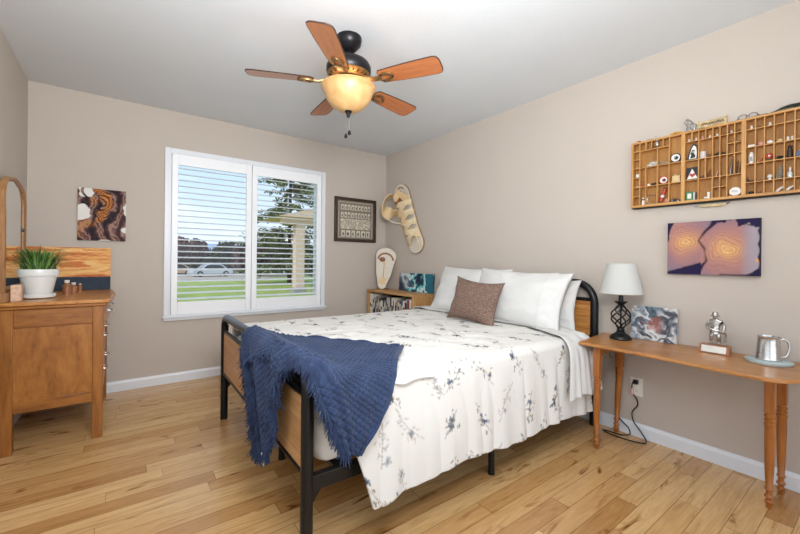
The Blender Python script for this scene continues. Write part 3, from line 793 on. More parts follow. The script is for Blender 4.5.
# ================================================================== dresser and what stands on it
W_oak = wood('golden_oak', (98, 54, 14), (146, 88, 30), (174, 114, 48), 'Z', 5, 9, .38, coat=.15)
W_oakx = wood('golden_oak_rail', (98, 54, 14), (146, 88, 30), (174, 114, 48), 'X', 5, 9, .38, coat=.15)
W_oaky = wood('golden_oak_drawer', (140, 84, 32), (180, 118, 56), (204, 146, 78), 'Y', 5, 9, .34, coat=.2)
W_panel = wood('oak_veneer_panel', (104, 58, 16), (154, 94, 34), (178, 118, 52), 'Z', 10, 3, .42, coat=.1)
def knob_pull(p, parent):
    o = obj('pull', tube(B(), smoothpath([(p[0], p[1]-.042, p[2]), (p[0]+.022, p[1]-.036, p[2]-.004), (p[0]+.026, p[1], p[2]-.008), (p[0]+.022, p[1]+.036, p[2]-.004), (p[0], p[1]+.042, p[2])], 5), .0045, 8), M_pull, parent)
    bm = B()
    for s in (-.042, .042): lathe(bm, [(.012, 0), (.012, .003), (.006, .006), (0, .007)], 12, M=Matrix.Translation((p[0], p[1]+s, p[2])) @ Matrix.Rotation(PI/2, 4, 'Y'))
    obj('pull_rosette', bm, M_pull, o)
M_pull = plain('nickel_pull', (222, 214, 208), .25, .85, var=.03)
def dresser():
    X0, X1, Y0, Y1 = -.552, -.083, 2.985, 3.845
    t = thing('dresser', 'golden oak dresser with panelled side and metal drawer pulls against the left wall', 'dresser')
    prof = [(-.565, Y0-.024), (X1+.032, Y0-.024), (X1+.036, Y0+.1), (X1+.05, 3.25), (X1+.055, 3.42), (X1+.05, 3.6), (X1+.036, Y1-.08), (X1+.032, Y1+.03), (-.565, Y1+.03)]
    obj('top', prism(B(), prof, .838, .86), W_oaky, t, bev=.005)
    pr2 = [(a if a < -.5 else a-.014, min(max(b_, Y0-.012), Y1+.018)) for a, b_ in prof]
    obj('top_moulding', prism(B(), pr2, .818, .838), W_oakx, t, bev=.006)
    pw = .052
    for x0, x1 in ((X0, X0+.07), (X1-pw, X1)):
        for y0 in (Y0, Y1-.05):
            obj('leg', bx((x0, y0, 0), (x1, y0+.05, .818)), W_oak, t, bev=.004)
    for y0, y1 in ((Y0+.004, Y0+.03), (Y1-.03, Y1-.004)):
        bm = B(); box(bm, (X0+.07, y0, .712), (X1-pw, y1, .818)); obj('side_top_rail', bm, W_oakx, t, bev=.003)
        obj('side_bottom_rail', bx((X0+.07, y0, .228), (X1-pw, y1, .292)), W_oakx, t, bev=.003)
        ym = (y0+y1)/2
        obj('side_panel', bx((X0+.07, ym-.006, .292), (X1-pw, ym+.006, .712)), W_panel, t)
    obj('back_panel', bx((X0, Y0+.05, .24), (X0+.01, Y1-.05, .818)), W_panel, t)
    obj('bottom_panel', bx((X0+.01, Y0+.03, .236), (X1-.03, Y1-.03, .248)), W_panel, t)
    bm = B()
    for z in (.248, .505, .690): box(bm, (X1-.03, Y0+.05, z-.01), (X1-.006, Y1-.05, z+.010))
    obj('front_rail', bm, W_oaky, t)
    for k, (z0, z1) in enumerate(((.262, .493), (.517, .678), (.702, .814))):
        bul = .034 if k == 2 else .006
        ys = np.linspace(Y0+.053, Y1-.053, 25)
        out = [(X1-.035, ys[0])]+[(X1-.012+bul*math.sin(PI*i/24)**.7, y) for i, y in enumerate(ys)]+[(X1-.035, ys[-1])]
        d = obj('drawer', prism(B(), out, z0, z1), W_oaky, t, bev=.003)
        for y in (3.20, 3.63): knob_pull((X1-.012+bul*.86, y, (z0+z1)/2+.01), d)
dresser()

def dresser_mirror():
    t = thing('dresser_mirror', 'arched wooden swing mirror standing on the dresser by the left wall', 'mirror', (-.538, 3.32, .86))
    W_m = wood('mirror_oak', (110, 70, 36), (152, 106, 62), (178, 134, 86), 'Z', 5, 9, .4)
    w, h0, h1 = .30, .055, .755                                  # half width, bottom and top of the frame above the dresser
    def outline(wd, hb, ht, r):
        p = [(-wd, hb), (-wd, ht-r)]
        for a in np.linspace(PI, PI/2, 9)[1:]: p.append((-wd+r*1.15+r*1.15*math.cos(a), ht-r+r*.86*math.sin(a)))
        p.append((0, ht))
        for a in np.linspace(PI/2, 0, 9): p.append((wd-r*1.15+r*1.15*math.cos(a), ht-r+r*.86*math.sin(a)))
        return p+[(wd, ht-r), (wd, hb)]
    o_, i_ = outline(w, h0, h1, .15), outline(w-.028, h0+.028, h1-.028, .132)
    bm = B(); n = len(o_)
    rings = [[bm.verts.new((x, a, b_)) for a, b_ in pts] for x, pts in ((-.012, o_), (.010, o_), (.016, [((p[0]*.6+q[0]*.4), (p[1]*.6+q[1]*.4)) for p, q in zip(o_, i_)]), (.006, i_), (-.012, i_))]
    for k in range(5):
        a, b_ = rings[k], rings[(k+1) % 5]
        for i in range(n): bm.faces.new((a[i], a[(i+1) % n], b_[(i+1) % n], b_[i]))
    obj('frame', bm, W_m, t, angle=35)
    gm, N, L, b = newmat('mirror_glass'); b.inputs['Base Color'].default_value = (.80, .83, .82, 1); b.inputs['Metallic'].default_value = 1; b.inputs['Roughness'].default_value = .02
    obj('mirror_glass', prism(B(), i_, -.004, .002, 'X'), gm, t, smooth=False)
    for s in (-1, 1):
        y = s*(w+.022) if s < 0 else w-.02
        pr = [(y-.016, .055), (y+.016, .055), (y+.016, .475), (y+.010, .52), (y, .535), (y-.010, .52), (y-.016, .475)]
        obj('post', prism(B(), pr, *((-.012, .022) if s < 0 else (-.024, -.0125)), 'X'), W_m, t, bev=.004)
        obj('pivot_knob', lathe(B(), [(0, -.012), (.009, -.012), (.013, 0), (.009, .012), (0, .012)], 12, M=Matrix.Translation((.0, y-s*.022, .44)) @ Matrix.Rotation(PI/2, 4, 'X')), M_dbronze, t)
    obj('foot_rail', bx((-.02, -w-.04, 0), (.028, w+.04, .055)), W_m, t, bev=.004)
dresser_mirror()
tag(obj('carved_box', bx((-.507, 3.06, .8605), (-.462, 3.125, .955)), plain('pale_carved_wood', (206, 172, 146), .7, var=.25, scale=55, bmp=.8, bscale=60), bev=.003), 'small pale carved wooden box between the mirror post and the white pot', 'box')

def potted_plant():
    t = thing('potted_plant', 'bushy green grass plant in a white beaded pot with saucer on the dresser', 'plant', (-.411, 3.235, .8605))
    obj('saucer', lathe(B(), [(0, 0), (.082, 0), (.100, .008), (.104, .028), (.099, .030), (.094, .012), (0, .012)], 40), M_white, t)
    p = obj('pot', lathe(B(), [(0, .0125), (.074, .0125), (.080, .02), (.106, .135), (.107, .140), (.117, .143), (.121, .178), (.119, .182), (.110, .182), (.105, .160), (0, .158)], 48), M_white, t); PS = .81
    for o_ in (p, bpy.data.objects['saucer']): o_.scale = (PS, PS, 1)
    bm = B()
    for i in range(56):
        a = 2*PI*i/56; blob(bm, (.111*math.cos(a), .111*math.sin(a), .139), (.0045,)*3, 0, 1)
    obj('beading', bm, M_white, p)
    obj('soil', lathe(B(), [(0, .162), (.104, .162), (.104, .1605), (0, .1605)], 24), plain('soil', (60, 44, 34), .95, var=.3), t).scale = (.81, .81, 1)
    rr = random.Random(3); cols = [plain('grass_blade_green', (84, 126, 56), .5, var=.25, scale=20), plain('grass_blade_light', (132, 164, 84), .5, var=.2, scale=20), plain('grass_blade_deep', (48, 84, 40), .5, var=.25, scale=20)]
    bms = [B(), B(), B()]
    for i in range(430):
        a = rr.uniform(0, 2*PI); r0 = .078*math.sqrt(rr.random()); out = rr.uniform(.02, .13)*(.35+r0/.078*.65); hh = rr.uniform(.07, .175); w = rr.uniform(.002, .0042)
        d = Vector((math.cos(a), math.sin(a), 0)); tw = Vector((-d.y, d.x, 0)); p0 = d*r0+Vector((0, 0, .16)); bm = rr.choice(bms); prev = None
        dr = out*rr.uniform(.0, .5)
        for k in range(6):
            f = k/5; c = p0+d*out*f**1.4+Vector((0, 0, hh*(1-(1-f)**1.5)-dr*f**3)); ww = w*(1-f)**.6+.0003
            if p0.x+c.x < -9: pass
            c.x = max(c.x, -.112)
            pr = (bm.verts.new(c-tw*ww), bm.verts.new(c+tw*ww+Vector((0, 0, .001))))
            if prev: bm.faces.new((prev[0], prev[1], pr[1], pr[0]))
            prev = pr
    for b_, c in zip(bms, cols): obj('leaves', b_, c, t, angle=180)
potted_plant()
def vial(x, y, r, h, label, glass, cap):
    t = thing('bottle', label, 'bottle', (x, y, .8605), group='little bottles on the dresser')
    obj('body', lathe(B(), [(0, 0), (r, 0), (r, h*.62), (r*.5, h*.74), (r*.5, h*.8), (0, h*.8)], 18), glass, t)
    obj('stopper', lathe(B(), [(0, h*.8), (r*.6, h*.8), (r*.62, h), (0, h)], 14), cap, t)
M_amber = plain('amber_glass', (150, 96, 58), .12, var=.05, coat=.5); M_cork = plain('cork', (196, 158, 116), .9, var=.15, scale=80); M_pale = plain('pale_cap', (226, 216, 204), .4)
vial(-.300, 3.50, .024, .098, 'tall amber bottle with pale cap nearest the white pot', M_amber, M_pale)
vial(-.272, 3.60, .021, .075, 'squat amber bottle with pale cap in the middle of the three bottles', M_amber, M_pale)
vial(-.243, 3.70, .014, .062, 'slim brown bottle with cork, rightmost of the three on the dresser', M_amber, M_cork)

# ---- canvases: painted front, folded edge
M_paint = vcol('acrylic_paint', .6, .1, 300, .15)
def canvas(name, label, w, h, d, fn, M, edge, nu=170, nv=120, cat='painting'):
    u = np.linspace(0, 1, nu); v = np.linspace(0, 1, nv); U, V = np.meshgrid(u, v, indexing='ij')
    C = fn(U, V)
    # front grid plus rolled-over edges and back
    i = [0]+list(range(nu))+[nu-1]; j = [0]+list(range(nv))+[nv-1]
    P = np.zeros((nu+2, nv+2, 3)); Cc = np.zeros((nu+2, nv+2, 3))
    P[..., 0] = (U[np.ix_(i, j)]-.5)*w; P[..., 2] = (1-V[np.ix_(i, j)])*h; Cc[:] = C[np.ix_(i, j)]
    P[..., 1] = 0
    for sl in (np.s_[0, :], np.s_[-1, :], np.s_[:, 0], np.s_[:, -1]): P[sl][..., 1] = d; Cc[sl] = lin(edge)
    me = gridmesh(name, P, Cc)
    bm = B(); bm.from_mesh(me)
    bmesh.ops.holes_fill(bm, edges=[e for e in bm.edges if e.is_boundary], sides=0)
    o = obj(name, bm, M_paint, angle=30); o.matrix_world = M
    return tag(o, label, cat)
def on_wall(x, y, z, facing, lean=0):
    """local -y faces into the room"""
    rz = {'S': 0, 'W': -PI/2}[facing]
    return Matrix.Translation((x, y, z)) @ Matrix.Rotation(rz, 4, 'Z') @ Matrix.Rotation(lean, 4, 'X')
def f_agate(U, V):
    x = U*1.1; y = V*1.45
    wx = x+.34*(fbm(x*2.2, y*2.2, 1)-.5)+.10*(fbm(x*7, y*7, 2)-.5); wy = y+.34*(fbm(x*2.2+9, y*2.2, 3)-.5)+.10*(fbm(x*7+4, y*7, 4)-.5)
    e1 = np.hypot((wx-.50)/.8+.35*(wy-.42), (wy-.40)/1.2); e2 = np.hypot((wx-.56)/.7, (wy-.80)/.75)
    e = np.minimum(e1, e2)
    g = fbm(x*1.7+.4*fbm(x*3, y*3, 47), y*1.1, 44)
    ph = 15*(wx*1.15-.30*np.sin(3.6*wy+.6)-.12*wy)+9*g+3*(fbm(x*9, y*6, 45)-.5)
    core = np.clip(1-np.abs(wx-.50-.16*np.sin(3.6*wy+.2))/.19, 0, 1)*np.clip((1.16-wy)/.25, 0, 1)
    band = np.clip(.5+.5*np.sin(np.where(core > .25, e*60+8*g, ph))+.55*(fbm(x*10, y*7, 46)-.5), 0, 1)
    dark = rampc(band, [(0, (38, 28, 32)), (.35, (78, 52, 54)), (.62, (112, 80, 78)), (.86, (166, 134, 116)), (1, (100, 66, 60))])
    warm = rampc(band, [(0, (86, 42, 26)), (.4, (160, 90, 44)), (.75, (214, 150, 76)), (1, (140, 76, 44))])
    k = np.clip((core-.30)/.25, 0, 1)[..., None]; c = dark*(1-k)+warm*k
    k3 = np.clip((vnoise(x*3+2, y*3+1, 41)-.74)/.1, 0, 1)[..., None]*.5; c = c*(1-k3)+warm*k3
    wh = np.maximum.reduce([np.clip(1-np.hypot((wx/1.1-.19)/.24, (wy/1.45-.05)/.15), 0, 1), np.clip(1-np.hypot((wx/1.1-.08)/.22, (wy/1.45-.46)/.19), 0, 1), np.clip(1-np.hypot((wx/1.1-1.0)/.12, (wy/1.45-.36)/.16), 0, 1), np.clip(1-np.hypot((wx/1.1-.99)/.15, (wy/1.45-.80)/.09), 0, 1), np.clip(1-np.hypot((U-.55)/.16, (V-1.0)/.025), 0, 1)])
    wh = np.clip((wh+.22*(fbm(x*9, y*9, 12)-.5)-.16)/.08, 0, 1)
    st = np.clip((.04-np.abs(U-.10-.32*V*1.2+.04*np.sin(V*20)))/.02, 0, 1)*(V < .25)
    wh = wh*(1-st); return c*(1-wh[..., None])+lin((226, 222, 216))*wh[..., None]
canvas('painting', 'dark brown and orange agate painting with white patches left of the window', .308, .417, .022, f_agate, on_wall(-.122, YB-.024, 1.257, 'S'), (60, 48, 46), 150, 190)
def f_sunset(U, V):
    x = U*5; n = fbm(x*.35, V*11+.4*U, 21)+.22*(fbm(x*3, V*40, 22)-.5)
    sky = rampc(np.clip((n-.28)/.45, 0, 1), [(0, (186, 96, 56)), (.3, (218, 142, 84)), (.55, (232, 176, 108)), (.8, (238, 196, 132)), (1, (206, 120, 66))])
    hz = .685+.012*(fbm(x*6, V*0, 25)-.5); sea = np.ones(U.shape+(3,))*lin((52, 62, 74))*(.85+.3*fbm(x*3, V*30, 27))[..., None]
    k = np.clip((V-hz)/.012, 0, 1)[..., None]; return sky*(1-k)+sea*k
canvas('painting', 'wide orange sunset canvas over dark slate blue standing at the back of the dresser', .50, .335, .02, f_sunset, on_wall(-.315, 3.862, .862, 'S', math.radians(-3)), (190, 130, 80), 150, 110)
def f_geode(U, V):
    X = U*1.35; Y = V
    wx = X+.16*(fbm(X*3, Y*3, 51)-.5)+.03*(fbm(X*10, Y*10, 52)-.5); wy = Y+.16*(fbm(X*3+7, Y*3, 53)-.5)+.03*(fbm(X*10, Y*10+3, 54)-.5)
    e1 = np.hypot((wx-.27)/.60, (wy-.40)/.62); e2 = np.hypot((wx-.90)/.72, (wy-.55)/.70); e = np.minimum(e1, e2)
    e = np.clip(e+.16*(fbm(X*5, Y*5, 59)-.5)+.05*(fbm(X*16, Y*16, 60)-.5), 0, 2)
    ring = .5+.5*np.sin(e*70+9*fbm(X*3.5, Y*3.5, 56))
    base = rampc(np.clip(e, 0, 1), [(0, (214, 172, 118)), (.14, (204, 154, 106)), (.28, (186, 136, 112)), (.45, (170, 122, 114)), (.7, (146, 112, 120)), (1, (130, 122, 136))])
    dk = rampc(np.clip(e, 0, 1), [(0, (176, 118, 70)), (.3, (160, 102, 82)), (.6, (142, 92, 94)), (1, (116, 100, 122))])
    lace = np.clip(1-np.abs(np.sin(e*60+14*fbm(X*7, Y*7, 63)))*3.2, 0, 1)*np.clip(.9-e*1.2, 0, 1)
    base = base*(1-.55*lace[..., None])+lin((240, 206, 150))*.55*lace[..., None]
    k = (ring**2*np.clip(.85-e*1.1, .10, .6)*(.4+.9*fbm(X*6, Y*6, 61)))[..., None]; c = base*(1-k)+dk*k
    gr = np.clip((U-.80)/.14+.8*(fbm(X*4, Y*4, 57)-.5), 0, 1)[..., None]; c = c*(1-gr)+lin((158, 146, 154))*gr
    ns = fbm(X*6, Y*6, 58)-.5
    navy = np.zeros(U.shape)
    def area(m): 
        nonlocal navy; navy = np.maximum(navy, np.clip(m/.03, 0, 1))
    area(.12-U*1.5-V*.28+.10*ns); area(np.where(U < .40, V-.93+U*.42+.05*ns, -1))
    area((U-.84)*.9+(V-.98)*1.0+.08*ns); area(.05-V*1.0+(U-.62)*.20*(U > .62)-(U < .42)*9+.30*ns)
    area(V-.965-.02*ns-(U < .6)*9+.0)
    area(np.where(U > .955, .03-np.abs(np.sin(V*14))*.03+(U-.985)*2, -1))
    xs = np.interp(V, [0, .08, .2, .36, .5, .62, .74, .86, 1], [.56, .52, .44, .375, .43, .445, .46, .40, .33])
    wd = np.interp(V, [0, .1, .3, .5, .6, .75, .9, 1], [.06, .042, .024, .026, .014, .030, .045, .06])
    area(wd-np.abs(U-xs-.03*ns))
    nv = lin((34, 26, 62)); bl = lin((16, 12, 20)); kk = navy[..., None]
    col = np.where((navy > .98)[..., None], nv, bl)
    hot = np.clip(1-np.hypot((U-.975)/.03, (V-.73)/.05), 0, 1)[..., None]; c = c*(1-hot)+lin((240, 160, 70))*hot
    return c*(1-kk)+col*kk
canvas('painting', 'pink and gold double agate painting with purple edges above the table', .411, .305, .03, f_geode, on_wall(XR-.032, .651, 1.058, 'W'), (26, 20, 34), 230, 170)
def swirl(U, V, asp, seeds, s=2.2, k=.55):
    X, Y = U*asp, V
    a = fbm(X*s, Y*s, seeds)*k*2; b_ = fbm(X*s+5.2, Y*s+1.3, seeds+5)*k*2
    a2 = fbm(X*s+a, Y*s+b_, seeds+9); b2 = fbm(X*s+b_+3, Y*s+a, seeds+13)
    return X+a2*k, Y+b2*k, a2, b2
def f_marble(U, V):
    x, y, a, b_ = swirl(U, V, 1.2, 71, 1.6, 1.1)
    t = .5+.5*np.sin(8*a+8*b_+9*fbm(x*1.1, y*1.1, 77, 3))
    c = rampc(t, [(0, (74, 76, 84)), (.14, (132, 136, 142)), (.34, (196, 194, 192)), (.6, (224, 221, 217)), (.8, (172, 176, 180)), (.93, (118, 124, 132)), (1, (206, 202, 200))])
    r = np.clip((fbm(x*2.2+8, y*2.2, 83)-.50)/.06, 0, 1)*np.clip(1-np.hypot((U-.42)/.35, (V-.55)/.5), 0, 1); r = np.clip(r*1.3, 0, .65)[..., None]
    c = c*(1-r)+lin((168, 102, 86))*r
    k = np.clip((fbm(x*3+2, y*3+6, 89)-.62)/.06, 0, .4)[..., None]; return c*(1-k)+lin((84, 128, 150))*k
canvas('painting', 'grey and white marbled canvas leaning on the wall behind the table lamp', .245, .208, .018, f_marble, on_wall(2.638, .922, .6415, 'W', math.radians(-4)), (214, 212, 208), 170, 140)
def f_teal(U, V):
    x, y, a, b_ = swirl(U, V, 2.6, 101, .9, 1.0)
    t = .5+.5*np.sin(7*a+6*b_+7*fbm(x*.8, y*.8, 107, 3))
    c = rampc(t, [(0, (34, 42, 60)), (.16, (52, 74, 96)), (.3, (96, 184, 190)), (.55, (142, 214, 212)), (.72, (226, 234, 234)), (.84, (60, 76, 98)), (1, (44, 110, 126))])
    g = np.clip((.33-U)/.08, 0, 1)[..., None]; gr = rampc(t, [(0, (44, 52, 66)), (.5, (118, 134, 148)), (.8, (206, 214, 218)), (1, (70, 82, 98))])
    return c*(1-g)+gr*g
canvas('painting', 'teal, black and white swirled canvas leaning on the wall on top of the bookcase', .60, .205, .02, f_teal, on_wall(2.648, 3.275, .7725, 'W', math.radians(-4)), (40, 52, 62), 200, 90)

# ---- framed display between window and corner
def framed():
    x0, x1, z0, z1 = 1.967, 2.531, 1.335, 1.855; w, h = x1-x0, z1-z0
    t = thing('framed_display', 'square dark framed display of pale printed plates between window and corner', 'picture frame', ((x0+x1)/2, YB-.001, z0))
    M_f = wood('dark_walnut', (36, 26, 22), (58, 42, 34), (74, 54, 42), 'X', 6, 8, .4)
    f = .036; bm = B()
    box(bm, (-w/2, -.030, 0), (-w/2+f, 0, h)); box(bm, (w/2-f, -.030, 0), (w/2, 0, h)); box(bm, (-w/2+f, -.030, 0), (w/2-f, 0, f)); box(bm, (-w/2+f, -.030, h-f), (w/2-f, 0, h))
    obj('frame', bm, M_f, t, bev=.006)
    obj('mat', bx((-w/2+f, -.012, f), (w/2-f, -.002, h-f)), plain('taupe_mat', (134, 122, 108), .8, var=.05), t)
    bm = B(); g = .052; lw = .005
    box(bm, (-w/2+g, -.016, g), (-w/2+g+lw, -.012, h-g)); box(bm, (w/2-g-lw, -.016, g), (w/2-g, -.012, h-g)); box(bm, (-w/2+g, -.016, g), (w/2-g, -.012, g+lw)); box(bm, (-w/2+g, -.016, h-g-lw), (w/2-g, -.012, h-g))
    obj('inner_border', bm, plain('silver_slip', (200, 192, 178), .4), t)
    pm = plain('engraved_plate', (214, 206, 190), .45, .2, var=.28, scale=60)
    dm = plain('engraved_plate_dark', (92, 82, 72), .5, var=.5, scale=90)
    a, b_ = -w/2+.078, w/2-.078
    for row, (zc, n, hh, ww) in enumerate(((h-.115, 9, .060, .032), (h-.205, 9, .062, .030), (.098, 6, .072, .044))):
        for i in range(n):
            xc = a+(b_-a)*(i+.5)/n; wv = ww*(1.25 if row == 2 and i in (1, 4) else 1)
            p = obj('plate', bx((xc-wv/2, -.017, zc-hh/2), (xc+wv/2, -.012, zc+hh/2)), pm, t)
            q = obj('engraving', blob(B(), (xc+random.uniform(-.004, .004), -.0172, zc-.006), (wv*.25, .0012, hh*.30), .25, 2, i+row*20), dm, p)
    m, N, L, b = newmat('fine_print'); v = texco(N, L, (1, 1, 1)); vo = N.new('ShaderNodeTexVoronoi'); vo.inputs['Scale'].default_value = 75; L.new(v, vo.inputs['Vector'])
    L.new(ramp(N, L, vo.outputs['Distance'], [(.2, RGB(120, 108, 94)), (.45, RGB(178, 166, 148)), (.7, RGB(212, 202, 184))]), b.inputs['Base Color'])
    obj('patterned_panel', bx((a, -.016, .150), (b_, -.012, h-.250)), m, t)
framed()

# ================================================================== corner bookcase, books, sandals
W_book = wood('light_oak', (150, 104, 56), (188, 140, 86), (208, 166, 112), 'Y', 5, 9, .45)
W_bookz = wood('light_oak_upright', (150, 104, 56), (186, 138, 84), (206, 162, 108), 'Z', 5, 9, .45)
def bookcase():
    X0, X1, Y0, Y1, ZT = 2.395, 2.675, 2.985, 3.880, .770
    t = thing('bookcase', 'low light oak bookcase full of books in the corner beyond the bed', 'bookcase')
    obj('top_board', bx((X0, Y0, ZT-.026), (X1, Y1, ZT)), W_book, t, bev=.003)
    for y0 in (Y0, Y1-.024): obj('side_board', bx((X0, y0, 0), (X1, y0+.024, ZT-.026)), W_bookz, t, bev=.002)
    for z in (.06, .425): obj('shelf', bx((X0+.006, Y0+.024, z), (X1-.01, Y1-.024, z+.02)), W_book, t)
    obj('back_board', bx((X1-.01, Y0+.024, .0), (X1-.002, Y1-.024, ZT-.026)), W_book, t)
    obj('plinth', bx((X0+.02, Y0+.024, 0), (X0+.036, Y1-.024, .06)), W_book, t)
bookcase()
def books():
    rr = random.Random(12); y = 3.850; k = 0
    names = {'white': (224, 220, 214), 'black': (38, 36, 38), 'cream': (216, 202, 176), 'grey': (140, 138, 136), 'pale grey': (190, 190, 190), 'dark brown': (76, 54, 44), 'red': (150, 60, 50), 'slate blue': (92, 110, 130), 'tan': (182, 142, 104)}
    seq = ['white', 'white', 'dark brown', 'black', 'cream', 'black', 'grey', 'dark brown', 'white', 'black', 'grey', 'dark brown', 'pale grey', 'pale grey', 'black', 'cream', 'white', 'tan', 'grey', 'cream', 'dark brown', 'slate blue', 'white', 'black', 'pale grey', 'red', 'white', 'tan', 'pale grey', 'slate blue', 'white', 'black', 'grey', 'cream', 'black']
    ordn = ['leftmost', 'second from the left', 'third from the left', 'fourth from the left', 'fifth from the left', 'sixth from the left', 'seventh from the left', 'eighth from the left', 'ninth from the left', 'tenth from the left', 'eleventh from the left', 'twelfth from the left', 'thirteenth from the left', 'fourteenth from the left', 'fifteenth from the left', 'sixteenth from the left', 'seventeenth from the left', 'eighteenth from the left', 'nineteenth from the left', 'twentieth from the left', 'eighth from the right', 'seventh from the right', 'sixth from the right', 'fifth from the right', 'fourth from the right', 'third from the right', 'second from the right', 'rightmost']
    ws = []
    while sum(ws) < .80 and len(ws) < 28: ws.append(rr.uniform(.022, .038))
    sc = .822/sum(ws); n = len(ws)
    pm = plain('paper', (232, 224, 206), .9)
    for i, w in enumerate(ws):
        w *= sc; cname = seq[i % len(seq)]; hgt = rr.uniform(.20, .272); dep = rr.uniform(.13, .17)
        place = ordn[i] if i < 20 else ordn[28-(n-i)]
        t = thing('book', f'{cname} spined book, {place} on the bookcase shelf', 'book', (2.418+rr.uniform(0, .012), y-w/2, .4455), group='books on the corner bookcase')
        cm = plain('cover_'+cname.replace(' ', '_'), names[cname], .45, var=.04)
        hw = w/2-.0008
        bm = B(); box(bm, (0, -hw, 0), (dep, -hw+.002, hgt)); box(bm, (0, hw-.002, 0), (dep, hw, hgt)); box(bm, (0, -hw+.002, 0), (.003, hw-.002, hgt))
        obj('cover', bm, cm, t, smooth=False)
        obj('pages', bx((.0035, -hw+.0022, .004), (dep-.004, hw-.0022, hgt-.004)), pm, t, smooth=False)
        lc = plain('spine_label_dark', (60, 56, 60), .5) if cname in ('white', 'cream', 'pale grey', 'tan') else plain('spine_label_pale', (214, 206, 190), .5)
        z0 = rr.uniform(.35, .6)*hgt
        obj('spine_label', bx((-.0006, -hw*.72, z0), (.0002, hw*.72, z0+rr.uniform(.03, .10))), lc, t, smooth=False)
        y -= w
books()

M_straw = plain('woven_straw', (226, 206, 168), .8, var=.10, scale=90, bmp=.7, bscale=120)
M_cream = plain('cream_sole', (222, 212, 196), .75, var=.05, scale=40, bmp=.3, bscale=120)
M_soleedge = plain('sole_edge', (156, 126, 88), .8, var=.1)
M_strap = plain('pale_leather_strap', (226, 196, 150), .65, var=.08, scale=50, bmp=.3, bscale=90)
M_brownl = plain('brown_leather', (140, 92, 58), .6, var=.15, scale=50)
def sole_outline(L_, w_heel, w_mid, w_toe, n=60):
    """length along z 0 (heel end) .. L_ ; returns (y,z)"""
    zs = [0, .02, .12, .35, .6, .8, .92, .98, 1.0]; ws = [0.0, .5*w_heel, w_heel, w_mid, (w_mid+w_toe)/2, w_toe, w_toe*.88, w_toe*.5, 0]
    f = (1-np.cos(np.linspace(0, PI, n)))/2
    w = np.interp(f, zs, ws); w = np.where(f > .8, w_toe*np.sqrt(np.clip(1-((f-.8)/.2)**2, 0, 1)), w); w = np.where(f < .12, w_heel*np.sqrt(np.clip(1-((.12-f)/.12)**2, 0, 1)), w)
    return [(a, b_*L_) for a, b_ in zip(w/2, f)]+[(-a, b_*L_) for a, b_ in list(zip(w/2, f))[-2:0:-1]]
def ribbon(bm, pts, w, nrm, th=.006):
    pts = [Vector(p) for p in pts]; nrm = Vector(nrm); rows = []
    for i, p in enumerate(pts):
        d = (pts[min(i+1, len(pts)-1)]-pts[max(i-1, 0)]).normalized(); s = d.cross(nrm).normalized(); n = s.cross(d).normalized()
        rows.append([bm.verts.new(p+s*a*w/2+n*b_*th/2) for a, b_ in ((-1, -1), (1, -1), (1, 1), (-1, 1))])
    for a, b_ in zip(rows, rows[1:]):
        for k in range(4): bm.faces.new((a[k], a[(k+1) % 4], b_[(k+1) % 4], b_[k]))
    bm.faces.new(rows[0]); bm.faces.new(rows[-1][::-1]); return bm
def standing_sandal():
    t = thing('decorative_sandal', 'big cream wooden sandal standing toe up on the bookcase in the corner', 'sandal ornament', (2.52, 3.755, .7715), math.radians(52))
    Rm = Matrix.Rotation(math.radians(9), 4, 'Y') @ Matrix.Rotation(math.radians(7), 4, 'X') @ Matrix.Translation((0, 0, .004)) @ Matrix.Scale(1.06, 4)
    def o2(name, bm, m, p=t, **k):
        for v in bm.verts: v.co = Rm @ v.co
        return obj(name, bm, m, p, **k)
    ol = sole_outline(.475, .10, .17, .235)
    o2('sole', prism(B(), ol, -.012, .012, 'X'), M_cream, bev=.004)
    o2('sole_rim', prism(B(), [(a*1.025, b_*1.004) for a, b_ in ol], .0125, .024, 'X'), M_soleedge)
    arc_ = [(-.016, .088*math.cos(a), .325+.085*math.sin(a)) for a in np.linspace(.15, PI-.15, 16)]
    o2('toe_strap', ribbon(B(), arc_, .018, (-1, 0, 0)), M_brownl)
    o2('strap_root', blob(B(), (-.022, .035, .335), (.012, .034, .026), .12, 2, 5), M_brownl)
    bm = B()
    for k in range(9): blob(bm, (-.02, .006-.001*k, .31-.022*k), (.009, .009, .010), .1, 1, k)
    o2('bead_cord', bm, M_strap)
    o2('heel_pad', bx((-.018, -.042, .055), (-.0125, .042, .125)), M_strap, bev=.003)
standing_sandal()
